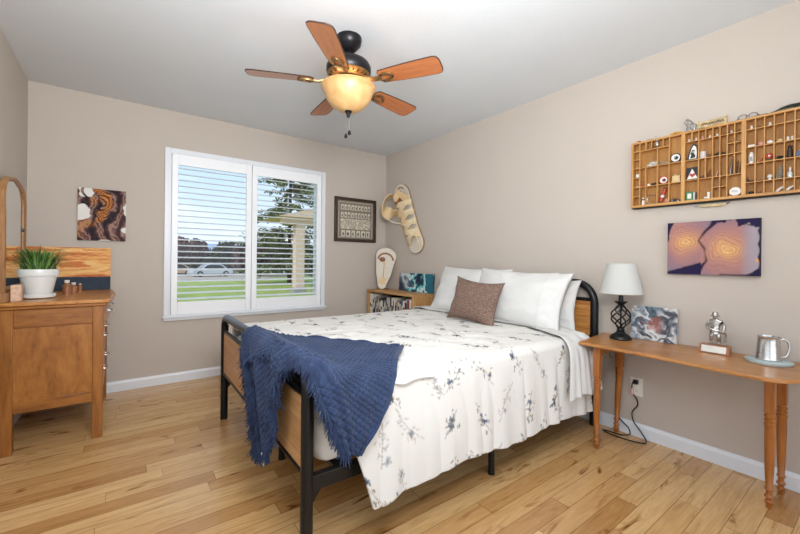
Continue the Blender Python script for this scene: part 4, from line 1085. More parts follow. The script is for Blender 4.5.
def hanging_sandal():
    # heel end up; leans along the wall towards the bed
    a = math.atan2(.40, .80); Rm = Matrix.Translation((XR-.022, 3.235, 1.215)) @ Matrix.Rotation(-a*1.02, 4, 'X')
    t = thing('decorative_sandal', 'big woven straw sandal with ankle strap hanging on the right wall near the corner', 'sandal ornament', (XR-.022, 3.235, 1.215))
    def o2(name, bm, m, p=t, **k):
        R3 = Rm.to_3x3()
        for v in bm.verts: v.co = R3 @ v.co
        return obj(name, bm, m, p, **k)
    ol = sole_outline(.90, .24, .225, .29)
    o2('sole', prism(B(), ol, -.010, .020, 'X'), M_cream, bev=.004)
    o2('sole_rim', prism(B(), [(x*1.03, z*1.006-.002) for x, z in ol], .001, .0215, 'X'), M_soleedge)
    o2('toe_loop', tube(B(), smoothpath([(-.02, -.055, .02), (-.045, -.085, .10), (-.03, -.06, .20)], 6), .008, 8), M_straw)
    bm = B()
    for k in range(8):                                          # woven vamp: crossing straps
        z = .17+.062*k; s = 1 if k % 2 else -1; w = .108+.006*k
        ribbon(bm, smoothpath([(-.012, -w*s, z-.03), (-.058, -w*.4*s, z+.0), (-.066, w*.35*s, z+.035), (-.012, w*s, z+.075)], 5), .062, (-1, 0, 0), .008)
    o2('woven_vamp', bm, M_straw)
    o2('toe_bar', ribbon(B(), smoothpath([(-.012, -.11, .155), (-.05, -.05, .19), (-.055, .05, .21), (-.012, .115, .205)], 5), .03, (-1, 0, 0), .008), M_strap)
    bm = B()
    for k in range(4): ribbon(bm, smoothpath([(-.012, -.03+.02*k, .22), (-.075, -.02+.012*k, .40), (-.055, -.03+.022*k, .58), (-.014, -.04+.03*k, .68)], 6), .030, (-1, 0, 0), .006)
    o2('long_straps', bm, M_strap)
    o2('tongue', ribbon(B(), smoothpath([(-.016, -.01, .60), (-.075, 0, .67), (-.055, .01, .75), (-.016, .015, .79)], 5), .11, (-1, 0, 0), .007), M_brownl)
    bm = ribbon(B(), smoothpath([(-.012, .115, .60), (-.10, .165, .60), (-.19, .16, .64), (-.20, .06, .72), (-.12, -.02, .735), (-.02, -.10, .62)], 7), .15, (-.75, .45, .5), .008)
    o2('ankle_strap', bm, M_strap)
    o2('ankle_cord', tube(B(), smoothpath([(-.205, .17, .60), (-.15, .19, .54), (-.06, .17, .48), (-.014, .115, .44)], 6), .006, 7), M_cream)
    o2('heel_arc', ribbon(B(), [(-.013, .085*math.cos(q), .79+.065*math.sin(q)) for q in np.linspace(.1, PI-.1, 14)], .010, (-1, 0, 0), .006), M_brownl)
hanging_sandal()

# ================================================================== ceiling fan
FX, FY = 1.078, 1.977
def ceiling_fan():
    t = thing('ceiling_fan', 'five bladed ceiling fan with dark motor and glowing amber bowl light', 'ceiling fan', (FX, FY, 0))
    obj('canopy', lathe(B(), [(.074, H-.0005), (.076, H-.012), (.070, H-.040), (.060, H-.052), (.040, H-.075), (.024, H-.085), (0, H-.085)], 36), M_dbronze, t)
    obj('downrod', lathe(B(), [(0, 2.30), (.013, 2.30), (.013, 2.36), (0, 2.36)], 16), M_dbronze, t)
    obj('rod_collar', lathe(B(), [(0, 2.312), (.026, 2.312), (.030, 2.325), (.022, 2.338), (0, 2.338)], 20), M_dbronze, t)
    mt = obj('motor_housing', lathe(B(), [(0, 2.318), (.045, 2.318), (.085, 2.308), (.118, 2.288), (.132, 2.262), (.132, 2.236), (.124, 2.222), (0, 2.222)], 48), M_dbronze, t)
    obj('brass_band', lathe(B(), [(.124, 2.222), (.126, 2.216), (.112, 2.206), (.098, 2.200), (.090, 2.192), (0, 2.192)], 48), M_brass, t)
    bm = B()
    for k in range(24): 
        a = 2*PI*k/24; box(bm, (-.003, -.010, -.0015), (.003, .010, .0015), Matrix.Translation((.108*math.cos(a), .108*math.sin(a), 2.2025)) @ Matrix.Rotation(a+PI/2, 4, 'Z'))
    obj('vent_slots', bm, M_dbronze, mt)
    obj('switch_housing', lathe(B(), [(0, 2.192), (.070, 2.192), (.078, 2.182), (.076, 2.166), (.062, 2.158), (.056, 2.142), (0, 2.142)], 36), M_dbronze, t)
    W_bl = wood('cherry_blade', (150, 84, 44), (182, 108, 60), (198, 126, 76), 'X', 4, 10, .3, coat=.45)
    M_edge = plain('blade_edge', (58, 38, 28), .5)
    out = [(.215, -.048), (.30, -.056), (.42, -.063), (.535, -.066), (.556, -.062), (.567, -.050), (.572, -.030), (.572, .030), (.567, .050), (.556, .062), (.535, .066), (.42, .063), (.30, .056), (.215, .048), (.205, .030), (.205, -.030)]
    blade = None
    for k in range(5):
        Mk = Matrix.Rotation(math.radians(-60.5+72*k), 4, 'Z') @ Matrix.Translation((0, 0, 2.168)) @ Matrix.Rotation(math.radians(FANPITCH), 4, 'X')
        bm = prism(B(), out, 0, .006)
        b_ = obj('blade', bm, W_bl, t, angle=30); b_.matrix_local = Mk
        e = obj('blade_edge', tube(B(), [(x, y, .003) for x, y in out], .0036, 6, closed=True), M_edge, b_); e['label'] = 'dark blade edge'
        br = B()
        # bracket: plate with an oval opening under the blade and an arm up to the motor
        n = 24; ro = [(.245+.05*math.cos(2*PI*i/n), .034*math.sin(2*PI*i/n)) for i in range(n)]; ri = [(.247+.034*math.cos(2*PI*i/n), .019*math.sin(2*PI*i/n)) for i in range(n)]
        L4 = [[br.verts.new((x, y, z)) for x, y in pts] for pts, z in ((ro, -.0105), (ro, -.002), (ri, -.002), (ri, -.0105))]
        for q in range(4):
            for i in range(n): br.faces.new((L4[q][i], L4[q][(i+1) % n], L4[(q+1) % 4][(i+1) % n], L4[(q+1) % 4][i]))
        ribbon(br, [(.205, 0, -.005), (.175, 0, -.006), (.140, 0, .004), (.105, 0, .024)], .034, (0, 0, 1), .008)
        obj('blade_bracket', br, M_brass, b_)
        bm = B()
        for sx, sy in ((.225, .03), (.225, -.03), (.29, 0)): lathe(bm, [(0, -.013), (.005, -.0125), (.006, -.0105), (0, -.0105)], 8, (sx*1.0, sy*.75, 0))
        obj('screw', bm, M_dbronze, b_)
    gm, N, L, b = newmat('amber_alabaster_glass')
    v = texco(N, L); n1 = noise(N, L, v, 9, 4, .5, 1.5)
    c = ramp(N, L, n1.outputs[0], [(.3, RGB(184, 140, 88)), (.7, RGB(210, 172, 118))])
    L.new(c, b.inputs['Base Color']); b.inputs['Roughness'].default_value = .4
    L.new(c, b.inputs['Emission Color']); b.inputs['Emission Strength'].default_value = .13
    obj('bowl', lathe(B(), [(.160, 2.146), (.162, 2.140), (.150, 2.132), (.144, 2.112), (.128, 2.070), (.100, 2.035), (.060, 2.010), (.0, 2.002), (.0, 2.006), (.058, 2.014), (.097, 2.039), (.124, 2.073), (.140, 2.113), (.146, 2.134), (.156, 2.142), (.160, 2.146)], 56, cap=False), gm, t, angle=60)
    obj('finial', lathe(B(), [(0, 2.012), (.020, 2.010), (.022, 2.000), (.012, 1.988), (.010, 1.972), (.004, 1.964), (0, 1.962)], 18), M_dbronze, t)
    for dx, dy, zl in ((.006, .0, 1.872), (-.006, .012, 1.852)):
        bm = B(); z = 1.966
        while z > zl+.02: blob(bm, (dx*1.4, dy, z), (.0022,)*3, 0, 1); z -= .0052
        o = obj('pull_chain', bm, M_silver, t)
        obj('chain_ball', lathe(B(), [(0, zl+.022), (.004, zl+.020), (.010, zl+.006), (.009, zl-.004), (0, zl-.009)], 12, (dx*1.4, dy, 0)), M_dbronze, o)
    # the bulbs in the bowl shine up through its open top
    for k in range(3):
        a = 2*PI*k/3+.4; l = light('bowl_bulb', 'POINT', (FX+.09*math.cos(a), FY+.09*math.sin(a), 2.122), None, .45, (1, .72, .42), shadow_soft_size=.018)
FANPITCH = -12
ceiling_fan()

# ================================================================== side table by the bed
W_tab = wood('maple_table', (140, 88, 42), (178, 120, 64), (196, 142, 82), 'Y', 4, 9, .36, coat=.2)
W_leg = wood('honey_leg', (116, 64, 22), (160, 94, 36), (184, 120, 54), 'Z', 4, 9, .35, coat=.25)
TZ = .640
def side_table():
    t = thing('side_table', 'long narrow maple table with turned legs along the right wall', 'table', (2.45, .72, 0))
    o = Vector((2.45, .72, 0))
    ol = [(2.685, 1.235), (2.236, 1.178), (2.238, .93), (2.230, .70), (2.212, .53), (2.196, .40), (2.202, .33), (2.235, .285), (2.30, .25), (2.45, .225), (2.60, .225), (2.685, .235)]
    ol = [(x-o.x, y-o.y) for x, y in smoothpath([(a, b_, 0) for a, b_ in ol[1:]], 4) for x, y in [(x, y)]] if False else [(p[0]-o.x, p[1]-o.y) for p in [(2.685, 1.235, 0)]+smoothpath([(a, b_, 0) for a, b_ in ol[1:]], 4)]
    obj('tabletop', prism(B(), ol, TZ-.019, TZ), W_tab, t, bev=.005)
    def leg(bot, top):
        b_, p = Vector(bot), Vector(top); d = p-b_; prof = [(.0, .0105), (.03, .0115), (.038, .0155), (.052, .0165), (.06, .0115), (.075, .0115), (.083, .018), (.095, .0165), (.103, .0115), (.13, .0115), (.138, .0165), (.150, .0165), (.158, .013), (.30, .017), (.52, .0195), (.60, .0185), (.615, .0215), (.625, .0215), (.632, .0165), (.645, .0215), (.655, .0215), (.662, .0165), (.675, .0215), (.685, .0215), (.692, .0165), (.71, .018)]
        bm = tube(B(), [b_+d*f-o for f, r in prof], [r for f, r in prof], 16)
        # square upper block
        q = [b_+d*.708-o, p-o]
        vs = [[bm.verts.new(c+Vector((sx*.0185, sy*.0185, 0))) for sx, sy in ((-1, -1), (1, -1), (1, 1), (-1, 1))] for c in q]
        for i in range(4): bm.faces.new((vs[0][i], vs[0][(i+1) % 4], vs[1][(i+1) % 4], vs[1][i]))
        bm.faces.new(vs[0]); bm.faces.new(vs[1])
        obj('leg', bm, W_leg, t, bev=.001)
    zt = TZ-.0195
    leg((2.313, 1.103, 0), (2.310, 1.096, zt)); leg((2.640, 1.131, 0), (2.620, 1.095, zt))
    leg((2.402, .363, 0), (2.402, .362, zt)); leg((2.596, .351, 0), (2.596, .350, zt))
    def rail(a, b_, z0, z1, th=.016):
        a, b_ = Vector((a[0], a[1], 0)), Vector((b_[0], b_[1], 0)); d = (b_-a).normalized(); s = Vector((-d.y, d.x, 0))*th/2
        bm = B(); vs = [bm.verts.new(p+k*s+Vector((0, 0, z))-o) for z in (z0, z1) for p, k in ((a, 1), (b_, 1), (b_, -1), (a, -1))]
        for f in ((0, 1, 2, 3), (7, 6, 5, 4), (0, 4, 5, 1), (1, 5, 6, 2), (2, 6, 7, 3), (3, 7, 4, 0)): bm.faces.new([vs[i] for i in f])
        return bm
    obj('apron', rail((2.330, 1.096), (2.60, 1.095), zt-.058, zt), W_leg, t, bev=.002)
    obj('apron', rail((2.424, .361), (2.574, .351), zt-.058, zt), W_leg, t, bev=.002)
    obj('brace', rail((2.44, 1.085), (2.50, .368), zt-.022, zt-.006, .022), plain('dark_brace', (66, 46, 34), .5), t)
    obj('corner_block', prism(B(), [(2.33-o.x, zt), (2.40-o.x, zt), (2.33-o.x, zt-.06)], 1.072-o.y, 1.087-o.y, 'Y'), W_leg, t)
    obj('latch_hook', tube(B(), smoothpath([(2.45-o.x, 1.09-o.y, zt-.058), (2.45-o.x, 1.09-o.y, zt-.085), (2.46-o.x, 1.085-o.y, zt-.09)], 4), .0035, 6), M_brass, t)
side_table()

def table_lamp():
    t = thing('table_lamp', 'black twisted cage table lamp with white shade at the bed end of the table', 'lamp', (2.530, 1.062, TZ+.0005))
    obj('base', lathe(B(), [(0, 0), (.058, 0), (.062, .006), (.060, .016), (.048, .028), (.030, .038), (.026, .046), (.020, .052), (.024, .060), (.020, .068), (0, .068)], 36), M_black, t)
    bm = B()
    for k in range(6):
        pts = []
        for i in range(25):
            f = i/24; a = 2*PI*k/6+f*PI*.95; r = .012+.044*math.sin(PI*f)**1.1; pts.append((r*math.cos(a), r*math.sin(a), .066+.150*f))
        tube(bm, pts, .0046, 7)
    obj('twisted_cage', bm, M_black, t)
    obj('stem', tube(B(), [(0, 0, .066), (0, 0, .29)], .005, 10), M_black, t)
    obj('drip_cup', lathe(B(), [(0, .212), (.014, .212), (.018, .220), (.036, .232), (.038, .238), (.014, .236), (.013, .276), (0, .276)], 28), M_black, t)
    m, N, L, b = newmat('linen_shade'); b.inputs['Base Color'].default_value = RGB(196, 196, 191); b.inputs['Roughness'].default_value = .9
    b.inputs['Specular IOR Level'].default_value = .1; b.inputs['Subsurface Weight'].default_value = 0
    bump(N, L, b, noise(N, L, texco(N, L, (1, 1, 6)), 160, 2).outputs[0], .2, .001)
    s = obj('shade', lathe(B(), [(.123, .288), (.080, .474), (.078, .474), (.121, .288), (.123, .288)], 56, cap=False), m, t, angle=60)
    bm = B(); tube(bm, [(.121*math.cos(a), .121*math.sin(a), .289) for a in np.linspace(0, 2*PI, 57)[:-1]], .0024, 6, closed=True); obj('shade_trim', tube(B(), [(.079*math.cos(a), .079*math.sin(a), .474) for a in np.linspace(0, 2*PI, 57)[:-1]], .0024, 6, closed=True), m, s)
    obj('shade_trim', bm, m, s)
    bm = B()
    for k in range(3):
        a = 2*PI*k/3; tube(bm, [(0, 0, .46), (.079*math.cos(a), .079*math.sin(a), .466)], .0018, 6)
    tube(bm, [(0, 0, .45), (0, 0, .462)], .006, 8); tube(bm, [(.0, 0, .276), (.03, 0, .30), (.045, 0, .37), (.03, 0, .44), (0, 0, .455)], .0018, 6)
    obj('harp', bm, M_black, t)
    obj('bulb', lathe(B(), [(0, .29), (.013, .29), (.014, .31), (.030, .345), (.031, .365), (.020, .388), (0, .396)], 20), M_white, t)
    # cord: over the back edge of the table, down, a loop by the skirting and up to the wall outlet
    o = Vector(t.location); zf = .0065
    pts = [(2.606, 1.062, TZ+.008), (2.648, 1.105, TZ+.007), (2.686, 1.150, TZ+.004), (2.6895, 1.155, TZ-.02), (2.688, 1.155, .45), (2.685, 1.150, .25), (2.668, 1.145, .12), (2.655, 1.105, .085), (2.64, 1.055, .055), (2.63, 1.045, .02), (2.61, 1.09, zf), (2.60, 1.17, zf), (2.585, 1.185, zf), (2.565, 1.12, zf), (2.57, 1.03, zf), (2.60, .955, zf), (2.645, .955, .012), (2.660, 1.0, .06), (2.664, 1.035, .10), (2.668, 1.045, .155), (2.670, 1.015, .205), (2.670, 1.02, .245), (2.672, 1.045, .275)]
    pts = [Vector(p)-o for p in smoothpath(pts, 7)]
    obj('cord', tube(B(), pts, .0038, 7), M_black, t)
    c2 = [Vector(p)-o for p in smoothpath([(2.672, 1.045, .275), (2.672, 1.050, .31), (2.670, 1.046, .342), (2.668, 1.034, .353)], 6)]
    obj('cord_end', tube(B(), c2, .0038, 7), M_black, t)
    obj('cord_tag', tube(B(), [Vector((2.672, 1.0452, .270))-o, Vector((2.672, 1.0495, .306))-o], .009, 10), plain('pink_tag', (222, 186, 172), .5), t)['label'] = 'pale pink cord tag'
    obj('plug', bx(Vector((2.660, 1.015, .340))-o, Vector((2.6865, 1.042, .366))-o), M_black, t, bev=.004)
table_lamp()
def outlet():
    yc, zc = 1.029, .318
    t = thing('wall_outlet', 'white duplex wall outlet with the lamp plug in its upper socket', 'outlet', (XR, yc, zc))
    M_pl = plain('outlet_plastic', (232, 228, 218), .35)
    obj('cover_plate', bx((-.0055, -.037, -.058), (-.0003, .037, .058)), M_pl, t, bev=.002)
    for s in (-1, 1):
        r = [(.0165*math.cos(a), .0145*math.sin(a)+s*.0235) for a in np.linspace(0, 2*PI, 25)[:-1]]
        k = obj('socket', prism(B(), r, -.0072, -.0052, 'X'), M_pl, t)
        bm = B()
        for y in (-.006, .006): box(bm, (-.0076, y-.001, s*.0235), (-.0071, y+.001, s*.0235+.008))
        box(bm, (-.0076, -.0022, s*.0235-.009), (-.0071, .0022, s*.0235-.0045)); obj('slots', bm, M_black, k)
outlet()

def figurine():
    t = thing('trophy', 'pewter figurine of a helmeted worker on a wooden block with silver nameplate', 'trophy', (2.575, .605, TZ+.0005), math.radians(0))
    W_b = wood('trophy_block', (120, 66, 34), (160, 98, 58), (178, 120, 78), 'Y', 6, 8, .35, coat=.3)
    bm = B(); lo = [(-.030, -.064), (.034, -.064), (.034, .064), (-.030, .064)]; hi = [(-.018, -.062), (.034, -.062), (.034, .062), (-.018, .062)]
    a = [bm.verts.new((x, y, 0)) for x, y in lo]; b_ = [bm.verts.new((x, y, .044)) for x, y in hi]
    bm.faces.new(a[::-1]); bm.faces.new(b_)
    for i in range(4): bm.faces.new((a[i], a[(i+1) % 4], b_[(i+1) % 4], b_[i]))
    obj('block', bm, W_b, t, bev=.002)
    bm = B(); vs = [bm.verts.new(p) for p in ((-.0300, -.052, .006), (-.0300, .052, .006), (-.0205, .052, .039), (-.0205, -.052, .039), (-.0318, -.052, .0065), (-.0318, .052, .0065), (-.0223, .052, .0395), (-.0223, -.052, .0395))]
    for f in ((0, 1, 2, 3), (4, 5, 6, 7), (0, 4, 5, 1), (1, 5, 6, 2), (2, 6, 7, 3), (3, 7, 4, 0)): bm.faces.new([vs[i] for i in f])
    obj('nameplate', bm, plain('silver_plate', (214, 208, 198), .3, .7), t, smooth=False)
    # one continuous cast body: skin over a little skeleton
    z0 = .044
    V = {'pel': (.006, 0, .078, .0165), 'waist': (.006, 0, .096, .0165), 'chest': (.005, 0, .118, .0215), 'neck': (.003, 0, .137, .009), 'head': (.0, 0, .152, .0125), 'top': (0, 0, .164, .009),
         'hl': (.006, .012, .070, .013), 'kl': (.000, .016, .042, .0105), 'al': (.006, .016, .012, .008), 'tl': (-.010, .018, .005, .0065),
         'hr': (.006, -.012, .070, .013), 'kr': (-.002, -.015, .042, .0105), 'ar': (.008, -.015, .012, .008), 'tr': (-.008, -.018, .005, .0065),
         'sl': (.005, .024, .124, .0115), 'el': (.006, .037, .100, .009), 'wl': (-.016, .026, .086, .007), 'fl': (-.026, .012, .088, .006),
         'sr': (.005, -.024, .124, .0115), 'er': (.006, -.038, .100, .009), 'wr': (-.010, -.036, .076, .007), 'fr': (-.016, -.032, .066, .006)}
    E_ = [('pel', 'waist'), ('waist', 'chest'), ('chest', 'neck'), ('neck', 'head'), ('head', 'top'), ('pel', 'hl'), ('hl', 'kl'), ('kl', 'al'), ('al', 'tl'), ('pel', 'hr'), ('hr', 'kr'), ('kr', 'ar'), ('ar', 'tr'), ('chest', 'sl'), ('sl', 'el'), ('el', 'wl'), ('wl', 'fl'), ('chest', 'sr'), ('sr', 'er'), ('er', 'wr'), ('wr', 'fr')]
    ks = list(V); me = bpy.data.meshes.new('figure'); me.from_pydata([(V[k][0], V[k][1], V[k][2]+z0) for k in ks], [(ks.index(a), ks.index(b2)) for a, b2 in E_], [])
    o = link(bpy.data.objects.new('figure', me)); o.parent = t
    o.modifiers.new('skin', 'SKIN').use_smooth_shade = True
    for i, k in enumerate(ks): me.skin_vertices[0].data[i].radius = (V[k][3],)*2; me.skin_vertices[0].data[i].use_root = (k == 'pel')
    md = o.modifiers.new('sub', 'SUBSURF'); md.levels = md.render_levels = 2
    me.materials.append(M_pew)
    obj('helmet', lathe(B(), [(.0225, .153), (.023, .1545), (.016, .158), (.0145, .168), (.009, .1765), (0, .179)], 20, (0, 0, z0)), M_pew, t)
    obj('belt', lathe(B(), [(.0185, .0), (.0195, .003), (.0185, .007)], 18, (.006, 0, z0+.086)), M_pew, t)
    obj('coat_skirt', lathe(B(), [(.019, .092), (.022, .074), (.0245, .060), (.022, .060), (.017, .090)], 18, (.005, 0, z0), cap=False), M_pew, t)
    obj('air_tank', tube(B(), [(.031, 0, z0+.09), (.031, 0, z0+.095), (.031, 0, z0+.125), (.030, 0, z0+.131)], [.006, .0105, .0105, .006], 10), M_pew, t)
    obj('hose', tube(B(), smoothpath([(-.027, .030, z0+.092), (-.030, .0, z0+.084), (-.020, -.036, z0+.075), (.0, -.044, z0+.060), (.006, -.040, z0+.02)], 5), .0042, 8), M_pew, t)
M_pew = plain('cast_pewter', (186, 182, 176), .28, 1, var=.45, scale=110, bmp=.5, bscale=220)
figurine()
def tankard():
    tag(obj('trivet', lathe(B(), [(0, 0), (.085, 0), (.088, .004), (.088, .012), (.084, .015), (0, .015)], 48, (2.548, .392, TZ+.0005)), plain('pale_marble', (176, 190, 190), .3, var=.12, scale=22, coat=.2)), 'pale blue grey round stone trivet under the tankard', 'trivet')
    t = thing('tankard', 'shiny pewter tankard with curved handle standing on the stone trivet', 'mug', (2.548, .392, TZ+.0156))
    obj('body', lathe(B(), [(0, 0), (.0475, 0), (.049, .004), (.0465, .010), (.0405, .095), (.041, .110), (.0425, .113), (.0405, .113), (.038, .10), (.044, .008), (0, .006)], 48), M_silver, t)
    d = Vector((.45, -.89, 0)).normalized()
    pts = [d*.040+Vector((0, 0, .098)), d*.056+Vector((0, 0, .102)), d*.072+Vector((0, 0, .088)), d*.074+Vector((0, 0, .055)), d*.064+Vector((0, 0, .022)), d*.046+Vector((0, 0, .016))]
    obj('handle', tube(B(), smoothpath(pts, 6), .0055, 10), M_silver, t)
    obj('thumb_rest', blob(B(), tuple(d*.050+Vector((0, 0, .108))), (.007, .007, .006), 0, 2), M_silver, t)
tankard()

# a dark flat panel on the left wall, cut by the picture's edge
tag(obj('wall_panel', bx((XL+.001, 2.60, .27), (XL+.030, 2.93, .80)), plain('black_panel', (24, 24, 27), .5), bev=.004), 'black flat panel on the left wall beside the dresser', 'panel')

# ================================================================== type tray with keepsakes on the right wall
W_tray = wood('tray_oak', (150, 100, 46), (190, 138, 76), (210, 162, 100), 'Y', 6, 9, .5)
W_trayz = wood('tray_oak_upright', (150, 100, 46), (190, 138, 76), (210, 162, 100), 'Z', 6, 9, .5)
W_back = wood('tray_back', (126, 84, 34), (162, 112, 52), (184, 134, 72), 'Z', 5, 6, .6)
TX0, TX1 = XR-.044, XR-.001
def tray():
    t = thing('type_tray', 'long wooden printers type tray of small compartments hung on the right wall', 'display shelf', (XR, .65, 1.478))
    o = Vector((XR, .65, 1.478))
    def b(name, y0, y1, z0, z1, m, x0=TX0, x1=TX1, bev=0): return obj(name, bx(Vector((x0, min(y0, y1), z0))-o, Vector((x1, max(y0, y1), z1))-o), m, t, smooth=False, bev=bev)
    YL, YR_ = 1.058, .242
    b('frame', YL, YR_, 1.881, 1.892, W_tray, TX0-.003, bev=.001); b('frame', YL, YR_, 1.475, 1.489, W_tray, TX0-.003, bev=.001)
    b('frame', YL, YL-.012, 1.489, 1.881, W_trayz, TX0-.003); b('frame', YR_, YR_+.012, 1.489, 1.881, W_trayz, TX0-.003)
    b('back_panel', YL-.012, YR_+.012, 1.489, 1.881, W_back, TX1-.005, TX1)
    b('shadow_strip', YL-.004, YR_+.004, 1.4745, 1.4685, plain('shadow_black_strip', (40, 34, 30), .8), TX0+.012, TX1)  # dark strip under the tray drawn in place of its shadow
    XE = TX1-.005
    def shelf(y0, y1, z): b('shelf', y0, y1, z-.0065, z-.0025, W_tray, TX0, XE)
    def post(y, z0, z1, w=.0022): b('divider', y-w, y+w, z0, z1, W_trayz, TX0+.0005, XE)
    zb, zt = 1.489, 1.881
    b('section_rail', .788, .770, zb, zt, W_trayz, TX0-.002, XE); b('section_rail', .520, .502, zb, zt, W_trayz, TX0-.002, XE)
    # left section
    for z in (1.728, 1.608): shelf(1.046, .788, z)
    post(1.010, zb, zt); post(.976, zb, 1.7215); post(.976, 1.829, zt); post(.912, zb, 1.7215); post(.912, 1.7255, zt); post(.850, zb, zt); post(.944, 1.836, zt); post(.882, 1.836, zt)
    shelf(1.010-.0022, .850+.0022, 1.836)
    for z in (1.838, 1.785, 1.668, 1.550): shelf(1.046, 1.0122, z)
    # middle section
    for z in (1.725, 1.610): shelf(.770, .520, z)
    post(.738, 1.834, zt); shelf(.770, .613, 1.834); shelf(.609, .520, 1.834)
    for y in (.706, .611): post(y, zb, 1.6035); 
    for y in (.706, .675, .643, .611, .580, .549): post(y, 1.608, 1.7185)
    for y in (.675, .643): post(y, 1.832, zt)
    post(.706, 1.723, zt); post(.611, 1.723, zt); post(.643, zb, 1.6035); post(.643, 1.723, 1.8275); post(.580, zb, 1.6035); post(.580, 1.723, zt); post(.549, 1.723, zt)
    shelf(.578, .520, 1.782); shelf(.641, .582, 1.552)
    # right section
    for z in (1.834, 1.741, 1.654, 1.556): shelf(.502, .254, z)
    for y in (.466, .432, .396, .359, .323, .288): post(y, zb, zt, .002)
tray()

KX = TX0+.019                                                   # middle of a compartment's depth
def mini(name, label, cat, y, z, build, mats, group='keepsakes in the type tray', x=None):
    bms = build() if callable(build) else build
    if isinstance(bms, bmesh.types.BMesh):
        o = obj(name, bms, mats); o.location = (x or KX, y, z); return tag(o, label, cat, group)
    t = thing(name, label, cat, (x or KX, y, z), 0, group)
    for (n, bm), m in zip(bms, mats): obj(n, bm, m, t)
    return t
Q = {k: plain('mini_'+k, c, r) for k, (c, r) in dict(white=((226, 222, 214), .35), stone=((196, 190, 182), .7), grey=((136, 136, 138), .5), black=((26, 26, 28), .35), red=((178, 52, 44), .4), brown=((112, 72, 44), .5), tan=((206, 178, 128), .6), green=((62, 124, 78), .5), bone=((222, 206, 172), .5), drift=((158, 144, 128), .85), pink=((208, 148, 140), .5), dark=((58, 44, 36), .6), blue=((70, 92, 128), .5)).items()}
Q['steel'] = plain('mini_steel', (176, 174, 172), .25, .9); Q['glass'] = plain('mini_glass', (206, 216, 218), .08, coat=.5)
def thimble(h, r=.0065): return lambda: lathe(B(), [(0, 0), (r, 0), (r*.98, h*.2), (r*.78, h*.85), (r*.5, h), (0, h)], 14)
def stone(rx, ry, rz, s=0): return lambda: blob(B(), (0, 0, rz*.93), (rx, ry, rz), .08, 2, s)
def stick(l, r, lean, ly=0): return lambda: tube(B(), [(0, 0, r), (.004, l*math.sin(lean), l*math.cos(lean))], [r, r*.8], 8)
def heap(n, r, w, s):
    def f():
        bm = B(); q = random.Random(s)
        for i in range(n): blob(bm, (q.uniform(-.008, .008), -w/2+w*(i % (n//2+1))/(n//2), r*.85*(1+1.6*(i > n//2))), (r*q.uniform(.8, 1.2), r*q.uniform(.9, 1.3), r*.85), .12, 2, s+i)
        return bm
    return f
def disc(r, th): return lathe(B(), [(0, 0), (r*.96, 0), (r, th*.4), (r, th*.7), (r*.96, th), (0, th)], 30, M=Matrix.Translation((0, 0, r)) @ Matrix.Rotation(-PI/2, 4, 'Y') @ Matrix.Translation((0, 0, 0)))
def plate2d(pts, x0, x1): return prism(B(), pts, x0, x1, 'X')
def circ(cy, cz, r, n=20, a0=0, a1=2*PI): return [(cy+r*math.cos(a), cz+r*math.sin(a)) for a in np.linspace(a0, a1, n+1)[:-1]]
# -- left section
Zt, Zm, Zb = 1.7256, 1.6056, 1.4893
mini('stone_heap', 'heap of pale grey pebbles in the upper row of the left section', 'pebbles', .945, Zt, heap(7, .010, .040, 3), Q['stone'])
mini('driftwood', 'bundle of grey driftwood bits beside the pale pebbles', 'driftwood', .882, Zt, lambda: tube(tube(tube(B(), [(0, -.022, .004), (.004, .018, .022)], .004, 7), [(.006, -.012, .004), (.0, .022, .014)], .0035, 7), [(-.006, -.024, .012), (0, .010, .008)], .003, 7), Q['drift'])
def round_badge(name, label, y, z, r, cols):
    return mini(name, label, 'badge', y, z, lambda: [('rim', disc(r, .006)), ('face', plate2d(circ(0, r, r*.78), -.0075, -.0058)), ('emblem', plate2d(circ(-r*.12, r*.95, r*.42, 5, .4, .4+2*PI), -.0095, -.0074)), ('emblem_dot', plate2d(circ(r*.1, r*1.1, r*.2), -.0108, -.0094))], cols)
round_badge('enamel_badge', 'round black and white enamel badge in the tall compartment of the left section', .820, Zt, .028, [Q['black'], Q['white'], Q['black'], Q['grey']])
mini('seashell', 'small white shell in the leftmost column of the tray', 'shell', 1.029, 1.6655, stone(.009, .012, .015, 4), Q['white'])
mini('red_stick', 'thin dark red stick leaning in the second column of the left section', 'stick', .998, Zm, stick(.044, .003, -.08), Q['red'])
mini('die', 'small white die in the middle row of the left section', 'die', .962, Zm, lambda: bx((-.007, -.007, 0), (.007, .007, .014)), Q['white'])
mini('cotton_reel', 'little black reel beside the white die', 'reel', .937, Zm, lambda: lathe(B(), [(0, -.010), (.009, -.010), (.009, -.007), (.006, -.006), (.006, .006), (.009, .007), (.009, .010), (0, .010)], 16, M=Matrix.Translation((0, 0, .009)) @ Matrix.Rotation(PI/2, 4, 'X')), Q['black'])
round_badge('enamel_badge', 'round red and white badge in the middle row of the left section', .881, Zm, .025, [Q['red'], Q['white'], Q['dark'], Q['red']])
mini('carved_block', 'tan carved block in the middle row at the right end of the left section', 'block', .816, Zm, lambda: [('block', bx((-.010, -.019, 0), (.010, .019, .040))), ('knob', blob(B(), (-.004, .006, .045), (.006, .008, .006), .1, 2, 1)), ('ledge', bx((-.013, -.022, 0), (-.010, .022, .010)))], [Q['tan'], Q['tan'], Q['tan']])
mini('white_chip', 'white chip low in the leftmost column of the tray', 'chip', 1.029, 1.6056, stone(.007, .010, .004, 6), Q['white'])
